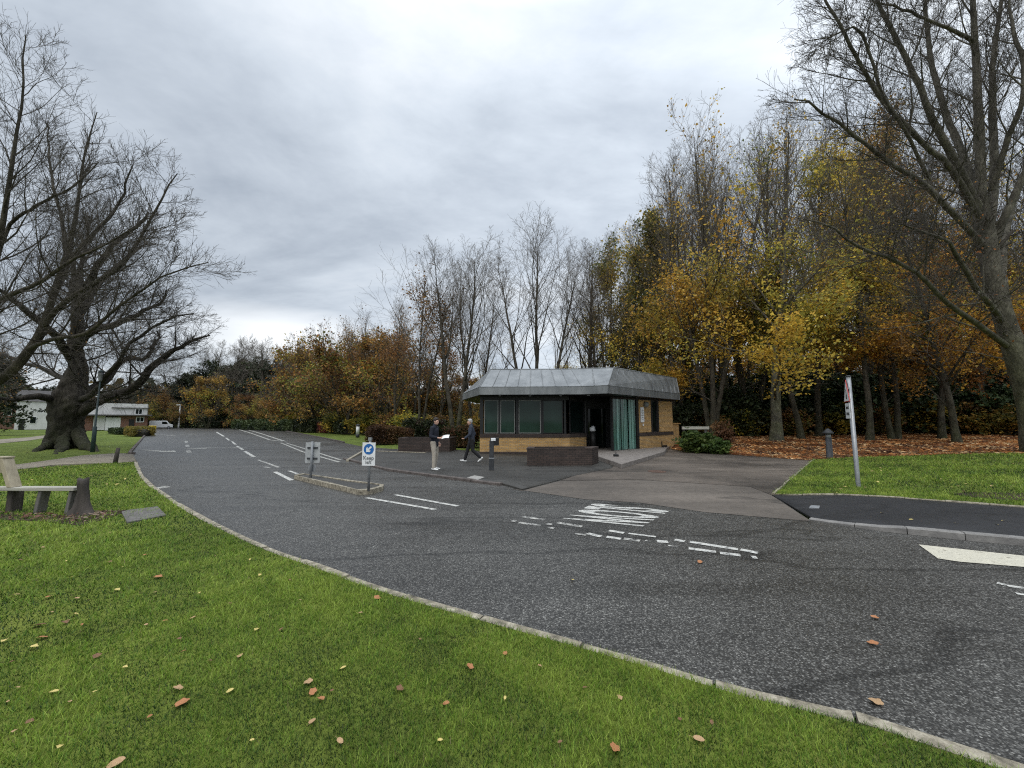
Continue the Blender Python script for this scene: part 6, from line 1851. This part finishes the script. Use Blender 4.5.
# hedges and bushes
def gp(u, v): p = G(u, v); return (p.x, p.y, 0)
BROWN = [(0.05, 0.028, 0.015), (0.09, 0.048, 0.02), (0.13, 0.075, 0.03), (0.06, 0.055, 0.02)]
GREENH = [(0.016, 0.026, 0.010), (0.028, 0.042, 0.015), (0.045, 0.062, 0.02)]
hedge('clipped_hedge', gp(367, 444.5), gp(411, 443), 1.3, 1.22, BROWN, .07, 9000, 3, 'clipped brown hedge beside the lay-by left of the standing man', mat=M_LEAF)
hedge('clipped_hedge', gp(404, 440), gp(446, 440), 2.4, 1.75, GREENH + BROWN[:1], .09, 7000, 4, 'rounded green hedge mound behind the long brick planter')
hedge('low_hedge', gp(447, 446.5), gp(476, 447), 1.5, 1.35, [(0.05, 0.02, 0.015), (0.085, 0.035, 0.022), (0.03, 0.035, 0.014), (0.11, 0.06, 0.03)], .08, 7000, 5, 'reddish low hedge between the two people', mat=M_LEAF)
hedge('long_hedge', (W(241, 430, 74).x, 74, 0), (W(303, 430, 60).x, 60, 0), 3.0, 1.75, GREENH + [(0.06, 0.075, 0.025)], .16, 9000, 6, 'long low green hedge around the bend of the road')
hedge('dark_hedge', (W(189, 430, 86).x, 86, 0), (W(228, 430, 83).x, 83, 0), 3.2, 3.1, DARKG, .2, 7000, 7, 'tall dark clipped hedge at the far road end', round_=1.0)
hedge('bush_row', (W(302, 430, 58).x, 58, 0), (W(322, 430, 55).x, 55, 0), 2.6, 2.0, GREENH, .15, 4500, 8, 'dark rounded bushes behind the further white bollard', 'bush')
hedge('red_bush', (W(325, 430, 55).x, 55, 0), (W(334, 430, 53).x, 53, 0), 1.8, 1.3, [(0.12, 0.03, 0.02), (0.17, 0.05, 0.03), (0.07, 0.03, 0.02)], .14, 2600, 9, 'low dull red bush between the two white bollards', 'bush', mat=M_LEAF)
hedge('bush_row', (W(337, 430, 52).x, 52, 0), (W(352, 430, 48).x, 48, 0), 2.0, 1.7, GREENH, .14, 4000, 10, 'dark green bushes behind the nearer white bollard', 'bush')
hedge('verge_bush', (W(137, 440, 45).x, 45, 0), (W(147, 440, 42).x, 42, 0), 1.8, .95, [(0.10, 0.085, 0.02), (0.16, 0.11, 0.025), (0.05, 0.055, 0.015)], .1, 4500, 11, 'low yellowing bush on the left road verge before the house', 'bush', mat=M_LEAF)
hedge('verge_bush', (W(120, 440, 50).x, 50, 0), (W(134, 440, 48).x, 48, 0), 1.8, .75, GREENH, .1, 3500, 12, 'low green bush left of the yellowing verge bush', 'bush')
# flower bed by the lamp
s1 = make_shrub('green_shrub', 191, 1.0, 1.0, 4200, [(0.04, 0.065, 0.016), (0.07, 0.10, 0.022), (0.10, 0.12, 0.03)], .10, M_LEAF, 12)
b = G(697, 452.5); place(s1, (b.x, b.y, 0), 1.25, 1.0, 'lush green bush at the back of the driveway under the pale rail', 'bush', None, 1.35)
b = G(717, 454); place(s1, (b.x, b.y, 0), .8, 2.4, 'smaller light green bush at the driveway back beside the leaf litter', 'bush', None, 1.5)
s2 = make_shrub('young_shrub', 192, 1.4, .8, 900, [(0.10, 0.045, 0.025), (0.07, 0.035, 0.02), (0.14, 0.075, 0.035)], .10, M_LEAF, 8)
b = W(722, 430, 24); place(s2, (b.x, b.y, H(b.x, b.y)), 1.5, 0.3, 'sparse reddish shrub behind the light green bush', 'bush')

# far wood that closes the view
def far_wood():
    rng = np.random.default_rng(77)
    n = 60000
    u = rng.uniform(-260, 1300, n); t_ = rng.uniform(72, 118, n)
    t_ = np.where(u < 320, t_ + 22, t_)
    X = (u - 512) / 385 * t_; Y = t_
    hgt = 8 + 2.5 * np.sin(X * .11) + 2 * np.sin(X * .31 + 1)
    Z = rng.random(n) ** 0.8 * hgt
    P = np.stack([X, Y, Z + .2], 1)
    V, F, C = leaf_cloud(P, .95, .4, rng, [(0.03, 0.028, 0.016), (0.045, 0.036, 0.02), (0.07, 0.05, 0.022), (0.028, 0.034, 0.016), (0.09, 0.062, 0.025)], clump=.12)
    o = np_mesh('distant_woodland', V, F, M_LEAF, None, C)
    o['kind'] = 'stuff'
far_wood()

# ------------------------------------------------------------------ grass
M_BLADE = mk_leaf('grass_blade', (1, 1, 1), 0.3, 0.0)


def blades(name, poly, zones, zf, seed, cols):
    rng = np.random.default_rng(seed)
    Vs, Cs = [], []
    for (r0, r1, dens, w, h) in zones:
        # scatter in polar rings around the viewpoint of the lawn
        A = math.pi * (r1 ** 2 - r0 ** 2)
        n = int(A * dens)
        rad = np.sqrt(rng.uniform(r0 ** 2, r1 ** 2, n)); az = rng.uniform(-math.pi, math.pi, n)
        X, Y = rad * np.sin(az), rad * np.cos(az)
        ok = (Y > -1.5) & (np.abs(X) < 1.75 * (Y + 1.2) + 1.0)
        X, Y = X[ok], Y[ok]
        ok = inside(poly, X, Y); X, Y = X[ok], Y[ok]
        n = len(X)
        if not n: continue
        Z = np.array([zf(x, y) for x, y in zip(X, Y)])
        a = rng.uniform(0, 6.283, n)
        q = 0.48 + 0.17 * np.sin(X * 1.7 + 1.3 * np.sin(Y * 1.1)) + 0.17 * np.sin(Y * 2.3 + X * .8) + 0.16 * np.sin(X * 6.1 + 2 * np.sin(Y * 4.7)) + 0.15 * np.sin(Y * 9.3 + 2 * np.sin(X * 7.9)) + 0.10 * np.sin(X * 17 + 3 * np.sin(Y * 13)) + rng.normal(size=n) * .24
        hh = h * np.clip(0.65 + 0.6 * q, .4, 1.3) * rng.uniform(.6, 1.25, n)
        lean = rng.uniform(.2, 1.25, n) * hh; la = rng.uniform(0, 6.283, n)
        dx, dy = np.cos(a) * w / 2, np.sin(a) * w / 2
        lx, ly = np.cos(la) * lean, np.sin(la) * lean
        v0 = np.stack([X - dx, Y - dy, Z - .004], 1); v1 = np.stack([X + dx, Y + dy, Z - .004], 1)
        v2 = np.stack([X + lx, Y + ly, Z + hh], 1)
        Vs.append(np.stack([v0, v1, v2], 1).reshape(-1, 3))
        c = np.array(cols)[np.clip((np.clip(q, 0, .999) * len(cols)).astype(int), 0, len(cols) - 1)] * rng.uniform(.6, 1.4, n)[:, None]
        straw = rng.random(n) < .03
        c[straw] = np.array([0.22, 0.19, 0.08]) * rng.uniform(.7, 1.2, straw.sum())[:, None]
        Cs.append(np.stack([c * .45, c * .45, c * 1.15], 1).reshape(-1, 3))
    V = np.concatenate(Vs); C = np.concatenate(Cs)
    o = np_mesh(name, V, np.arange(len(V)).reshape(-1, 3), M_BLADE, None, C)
    o['kind'] = 'stuff'
    return o

GCOL = [(0.024, 0.054, 0.010), (0.072, 0.142, 0.018), (0.142, 0.255, 0.027), (0.225, 0.345, 0.038), (0.34, 0.43, 0.07)]
soil_clear = NEAR_LAWN
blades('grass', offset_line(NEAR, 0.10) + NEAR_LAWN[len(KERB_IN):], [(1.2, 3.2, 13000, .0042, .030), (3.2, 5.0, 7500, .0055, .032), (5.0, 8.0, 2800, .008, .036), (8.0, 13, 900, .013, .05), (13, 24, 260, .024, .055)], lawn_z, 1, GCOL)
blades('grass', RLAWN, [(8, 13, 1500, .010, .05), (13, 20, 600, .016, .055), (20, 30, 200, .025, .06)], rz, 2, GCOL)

# ------------------------------------------------------------------ fallen leaves
def leaf_mesh(name, seed, lobes, mat):
    rng = random.Random(seed)
    n = 26; ring = []
    for i in range(n):
        a = i * math.tau / n
        r = 1.0 + (0.13 * math.cos(lobes * a) if lobes else 0) + rng.uniform(-.05, .05)
        x = math.cos(a) * r * (.62 if lobes else .5); y = math.sin(a) * r * (.55 if lobes else .30)
        ring.append((x, y))
    vs = [(0, 0, 0)]
    c1, c2 = rng.uniform(.2, .5), rng.uniform(-.3, .4)
    for k in (.5, 1.0):
        for x, y in ring:
            X, Y = x * k, y * k
            vs.append((X, Y, c1 * Y * Y + c2 * X * X * .5 + abs(Y) * .12 + rng.uniform(-.01, .01)))
    fs = [(0, 1 + i, 1 + (i + 1) % n) for i in range(n)]
    fs += [(1 + i, 1 + n + i, 1 + n + (i + 1) % n, 1 + (i + 1) % n) for i in range(n)]
    me = bpy.data.meshes.new(name)
    # stalk
    b = len(vs); vs += [(-.5, -.012, .02), (-.5, .012, .02), (-.95, .012, .05), (-.95, -.012, .05)]; fs.append((b, b + 1, b + 2, b + 3))
    me.from_pydata(vs, [], fs)
    me.polygons.foreach_set('use_smooth', np.ones(len(me.polygons), bool))
    me.materials.append(mat)
    return me

LM = {k: mk('fallen_leaf_' + k, a, b, 25, 0.6, 0.3, c3=c) for k, a, b, c in (
    ('tan', (0.26, 0.15, 0.07), (0.40, 0.25, 0.13), (0.48, 0.34, 0.19)), ('orange', (0.24, 0.085, 0.03), (0.36, 0.15, 0.06), (0.42, 0.22, 0.10)),
    ('yellow', (0.40, 0.30, 0.08), (0.55, 0.44, 0.15), (0.6, 0.5, 0.22)), ('brown', (0.11, 0.055, 0.03), (0.18, 0.09, 0.045), (0.24, 0.13, 0.07)))}
LMESH = {(k, s): leaf_mesh('fallen_leaf', 10 * i + s, 5 if s else 0, LM[k]) for i, k in enumerate(LM) for s in (0, 1)}
lr = random.Random(9)
def fallen(p, size, kind, lob, label, group=None, rot=None):
    o = bpy.data.objects.new('fallen_leaf', LMESH[(kind, lob)]); COL.objects.link(o)
    o.location = p; o.scale = (size, size, size)
    o.rotation_euler = (lr.uniform(-.3, .3), lr.uniform(-.3, .3), lr.uniform(0, 6.28) if rot is None else rot)
    tag(o, label, 'leaf', group)
    return o
LAWN_LEAVES = [
    (182, 702, .055, 'orange', 1, 'large curled orange brown leaf on the lawn below the pale round leaf', 0), (178, 687, .045, 'tan', 1, 'round pale tan leaf just above the curled orange one', 0),
    (116, 762, .075, 'tan', 0, 'long pale tan leaf at the bottom edge of the lawn', .3), (158, 577, .06, 'orange', 1, 'orange brown leaf on the middle of the lawn standing alone', 0),
    (308, 682, .045, 'tan', 1, 'topmost of the small cluster of orange leaves on the lawn', 0), (313, 692, .04, 'orange', 1, 'middle leaf of the small orange cluster on the lawn', 0),
    (321, 699, .036, 'orange', 1, 'lowest leaf of the small orange cluster on the lawn', 0), (332, 691, .03, 'brown', 0, 'narrow dark leaf right of the small orange cluster', 1.4),
    (312, 722, .05, 'tan', 0, 'narrow tan leaf standing below the small orange cluster', 1.5), (615, 751, .045, 'orange', 1, 'round bright orange leaf on the grass near the kerb bottom', 0),
    (699, 742, .055, 'tan', 0, 'curled tan leaf on the grass close to the kerb', -.5), (712, 725, .03, 'brown', 0, 'small dark leaf on the grass beneath the kerb stones', 0),
    (680, 722, .035, 'brown', 0, 'small brown leaf on grass left of the curled tan one', 0), (377, 598, .05, 'orange', 1, 'orange leaf lying against the kerb stones', 0),
    (54, 690, .05, 'yellow', 0, 'pale yellow leaf on the left lawn lying slantwise', .3), (38, 625, .10, 'brown', 0, 'long brown twig like leaf at the left of the lawn', .25),
    (42, 637, .05, 'orange', 1, 'rusty leaf below the long brown leaf on the left', 0), (16, 595, .06, 'tan', 0, 'tan leaf near the left edge of the lawn', .2), (446, 705, .04, 'orange', 0, 'orange sliver leaf in the middle of the near lawn', 0),
]
for u, v, s, k, lb, label, rt_ in LAWN_LEAVES:
    p = G(u, v, .05); p.z = lawn_z(p.x, p.y) + .02
    fallen(p, s, k, lb, label, None, rt_ or None)
small = [(72, 577), (77, 598), (89, 600), (75, 614), (68, 620), (65, 622), (82, 624), (34, 646), (18, 686), (110, 562), (85, 543), (43, 547), (36, 601), (49, 597), (122, 567), (155, 592), (157, 595), (199, 593), (193, 617), (179, 638), (184, 650), (125, 666), (70, 700), (97, 655), (343, 668), (361, 613), (281, 629), (145, 555), (66, 561), (167, 549), (230, 603), (257, 629), (146, 624), (20, 560), (28, 575),
         (117, 590), (52, 612), (12, 661), (252, 740), (15, 729), (420, 640), (470, 668), (505, 700), (540, 668), (585, 690), (260, 575), (300, 600), (210, 660), (150, 715), (60, 745), (340, 742), (400, 690), (440, 742), (620, 700), (560, 745), (505, 655), (95, 690), (240, 655), (290, 580), (5, 640), (8, 700), (30, 720), (165, 620), (250, 560), (215, 556), (190, 535), (140, 540), (110, 532), (60, 537), (30, 533), (230, 690)]
for i, (u, v) in enumerate(small):
    p = G(u, v, .05); p.z = lawn_z(p.x, p.y) + .02
    k = ('yellow', 'tan', 'brown', 'yellow', 'tan', 'brown', 'orange')[i % 7]
    nm = {'yellow': 'small pale yellow leaf scattered on the near lawn', 'tan': 'small tan leaf scattered on the near lawn', 'orange': 'small orange leaf scattered on the near lawn', 'brown': 'small dull brown leaf scattered on the near lawn'}[k]
    fallen(p, lr.uniform(.022, .042), k, i % 2, nm, k + ' leaves scattered on the lawn')
for u, v, s, k, label in ((876, 704, .06, 'tan', 'tan leaf on the asphalt nearest the kerb'), (873, 645, .055, 'orange', 'bright orange leaf on the road above the tan one'), (875, 619, .045, 'orange', 'faded pink orange leaf on the road furthest from the kerb'),
                          (572, 581, .04, 'yellow', 'lone yellow leaf on the middle of the asphalt'), (700, 563, .05, 'orange', 'reddish leaf on the road below the worn dashed line')):
    p = G(u, v); p.z = .016; fallen(p, s, k, 1, label)
for i, (u, v) in enumerate([(956, 524), (997, 525), (882, 513), (1003, 521), (911, 520)]):
    p = G(u, v, .1); p.z = .03 + .082 * ramp_z(p.x, p.y); fallen(p, .05, 'yellow', 0, 'pale leaf lying on the new black footpath', 'leaves on the black footpath')
# far side lawn and left lawn sprinkled leaves
for i in range(60):
    left = i % 2 == 0
    if left:
        p = G(lr.uniform(20, 150), lr.uniform(468, 500), .05)
        if not inside(NEAR_LAWN, np.array([p.x]), np.array([p.y]))[0]: continue
        p.z = lawn_z(p.x, p.y) + .04
    else:
        p = GH(lr.uniform(830, 1020), lr.uniform(465, 500)); p.z = rz(p.x, p.y) + .045
    fallen(p, lr.uniform(.05, .08), ('yellow', 'tan')[i % 4 // 2], 0, 'pale leaf dotted on the lawn ' + ('behind the bench' if left else 'around the warning sign'), 'pale leaves ' + ('behind the bench' if left else 'around the warning sign'))


def litter(name, poly, n, zf, size, cols, seed, dens=None):
    rng = np.random.default_rng(seed)
    xs = [p[0] for p in poly]; ys = [p[1] for p in poly]
    X = rng.uniform(min(xs), max(xs), n * 3); Y = rng.uniform(min(ys), max(ys), n * 3)
    ok = inside(poly, X, Y)
    if dens is not None: ok &= rng.random(len(X)) < dens(X, Y)
    X, Y = X[ok][:n], Y[ok][:n]
    Z = np.array([zf(x, y) for x, y in zip(X, Y)]) + rng.uniform(.01, .06, len(X))
    P = np.stack([X, Y, Z], 1)
    V, F, C = leaf_cloud(P, size, .0, rng, cols, clump=1.6)
    V[:, 2] = np.repeat(Z, 4) + (V[:, 2] - np.repeat(Z, 4)) * .45
    o = np_mesh(name, V, F, M_LEAF, None, C); o['kind'] = 'stuff'
LIT = [(0.17, 0.07, 0.025), (0.28, 0.12, 0.04), (0.42, 0.195, 0.06), (0.52, 0.28, 0.10), (0.66, 0.48, 0.24), (0.11, 0.055, 0.03)]
wz = lambda x, y: H(x, y) + 0.02 + 0.05 * ss((y - 18) / 4) * math.sin(x * 1.3) * math.sin(y * 1.1 + x * .4)
wood_near = [tuple(G(813, 461).xy)] + lawn_back + [(48, 22), (40, 34), (12, 40), (9, 26), (9.5, 22)]
litter('leaf_litter', wood_near, 42000, wz, .11, LIT, 5)
SOILP = [tuple(G(u, v, .04).xy) for u, v in [(-60, 517), (-10, 514), (30, 516), (75, 515), (105, 510), (128, 511), (108, 518), (80, 525), (40, 521), (-10, 520), (-60, 524)]]
litter('leaf_litter', SOILP, 260, lambda x, y: lawn_z(x, y) + .005, .045, [(0.10, 0.055, 0.035), (0.16, 0.085, 0.05), (0.22, 0.13, 0.08), (0.3, .24, .16), (0.07, 0.045, 0.03)], 6)

# ------------------------------------------------------------------ daylight under cloud
world = bpy.data.worlds.new('World')
scene.world = world
world.use_nodes = True
t = NT('', world)
SUN_EL, SUN_AZ = R(52), R(205)       # azimuth clockwise from +Y: high, behind the camera and a little to its left
sky = t.n('ShaderNodeTexSky', sky_type='NISHITA')
sky.sun_disc = False; sky.sun_elevation = SUN_EL; sky.sun_rotation = SUN_AZ
sky.air_density = 1.0; sky.dust_density = 1.0
tc = t.n('ShaderNodeTexCoord')
sx = t.n('ShaderNodeSeparateXYZ', i_Vector=tc.outputs['Generated'])
zz = t.math('MAXIMUM', sx.outputs[2], 0.0)
den = t.math('ADD', zz, 0.16)
px, py = t.math('DIVIDE', sx.outputs[0], den), t.math('DIVIDE', sx.outputs[1], den)
cv = t.n('ShaderNodeCombineXYZ', i_X=px, i_Y=py, i_Z=0.0)
mp = t.n('ShaderNodeMapping'); t.link(cv.outputs[0], mp.inputs[0]); mp.inputs['Rotation'].default_value = (0, 0, R(-28)); mp.inputs['Scale'].default_value = (0.8, 1.15, 1)
mp.inputs['Location'].default_value = (1.7, 0.4, 0)
n1 = t.noise(mp.outputs[0], 0.62, 7, 0.56, 0.7)
n2 = t.noise(mp.outputs[0], 4.5, 5, 0.62, 0.25)
n = t.math('ADD', t.math('MULTIPLY', n1, 0.86), t.math('MULTIPLY', n2, 0.17))
cl = t.ramp(n, [(0.36, (0.49, 0.55, 0.63)), (0.50, (0.74, 0.81, 0.89)), (0.64, (1.0, 1.05, 1.10))])
# brighter towards the zenith and over the light break at the horizon
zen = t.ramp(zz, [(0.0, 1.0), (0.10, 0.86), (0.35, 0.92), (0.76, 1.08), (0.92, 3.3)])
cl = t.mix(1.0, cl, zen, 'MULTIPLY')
hb = t.math('MULTIPLY', t.ramp(zz, [(0.12, 0.0), (0.17, 1.0), (0.215, 0.9), (0.26, 0.0)]), t.ramp(t.math('DIVIDE', sx.outputs[0], t.math('MAXIMUM', sx.outputs[1], .05)), [(0.0, 0.0), (1.0, 0.0)]))
# (sky gap above the far end of the road)
az = t.math('ADD', t.math('DIVIDE', sx.outputs[0], t.math('MAXIMUM', sx.outputs[1], .05)), 0.62)
gap = t.math('MULTIPLY', t.ramp(zz, [(0.12, 0.3), (0.165, 1.0), (0.205, 1.0), (0.255, 0.0)]), t.ramp(t.math('ABSOLUTE', az), [(0.0, 1.0), (0.36, 0.0)], 'EASE'))
cl = t.mix(t.math('MULTIPLY', gap, 0.85), cl, (1.25, 1.27, 1.28))
# brighter right-hand half of the view
rt = t.ramp(t.math('ADD', t.math('MULTIPLY', sx.outputs[0], 0.5), 0.5), [(0.2, 0.90), (0.75, 1.15)])
cl = t.mix(1.0, cl, rt, 'MULTIPLY')
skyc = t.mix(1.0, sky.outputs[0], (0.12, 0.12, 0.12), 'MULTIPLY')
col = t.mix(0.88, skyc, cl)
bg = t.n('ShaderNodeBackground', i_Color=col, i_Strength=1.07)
wo = t.n('ShaderNodeOutputWorld'); t.link(bg.outputs[0], wo.inputs[0])

sd = bpy.data.lights.new('sun', 'SUN'); sd.energy = 1.5; sd.angle = R(45); sd.color = (1.0, 0.95, 0.87)
so = bpy.data.objects.new('sun', sd); COL.objects.link(so)
d = Vector((math.sin(SUN_AZ) * math.cos(SUN_EL), math.cos(SUN_AZ) * math.cos(SUN_EL), math.sin(SUN_EL)))
so.rotation_euler = d.to_track_quat('Z', 'Y').to_euler()
so.location = d * 60

scene.view_settings.view_transform = 'Standard'
scene.view_settings.look = 'None'
scene.view_settings.exposure = 0
scene.cycles.max_bounces = 4
scene.cycles.diffuse_bounces = 2
scene.cycles.transmission_bounces = 2
scene.cycles.use_adaptive_sampling = True
scene.cycles.adaptive_threshold = 0.02
scene.cycles.transparent_max_bounces = 8
scene.cycles.use_denoising = False
scene.cycles.filter_width = 1.15
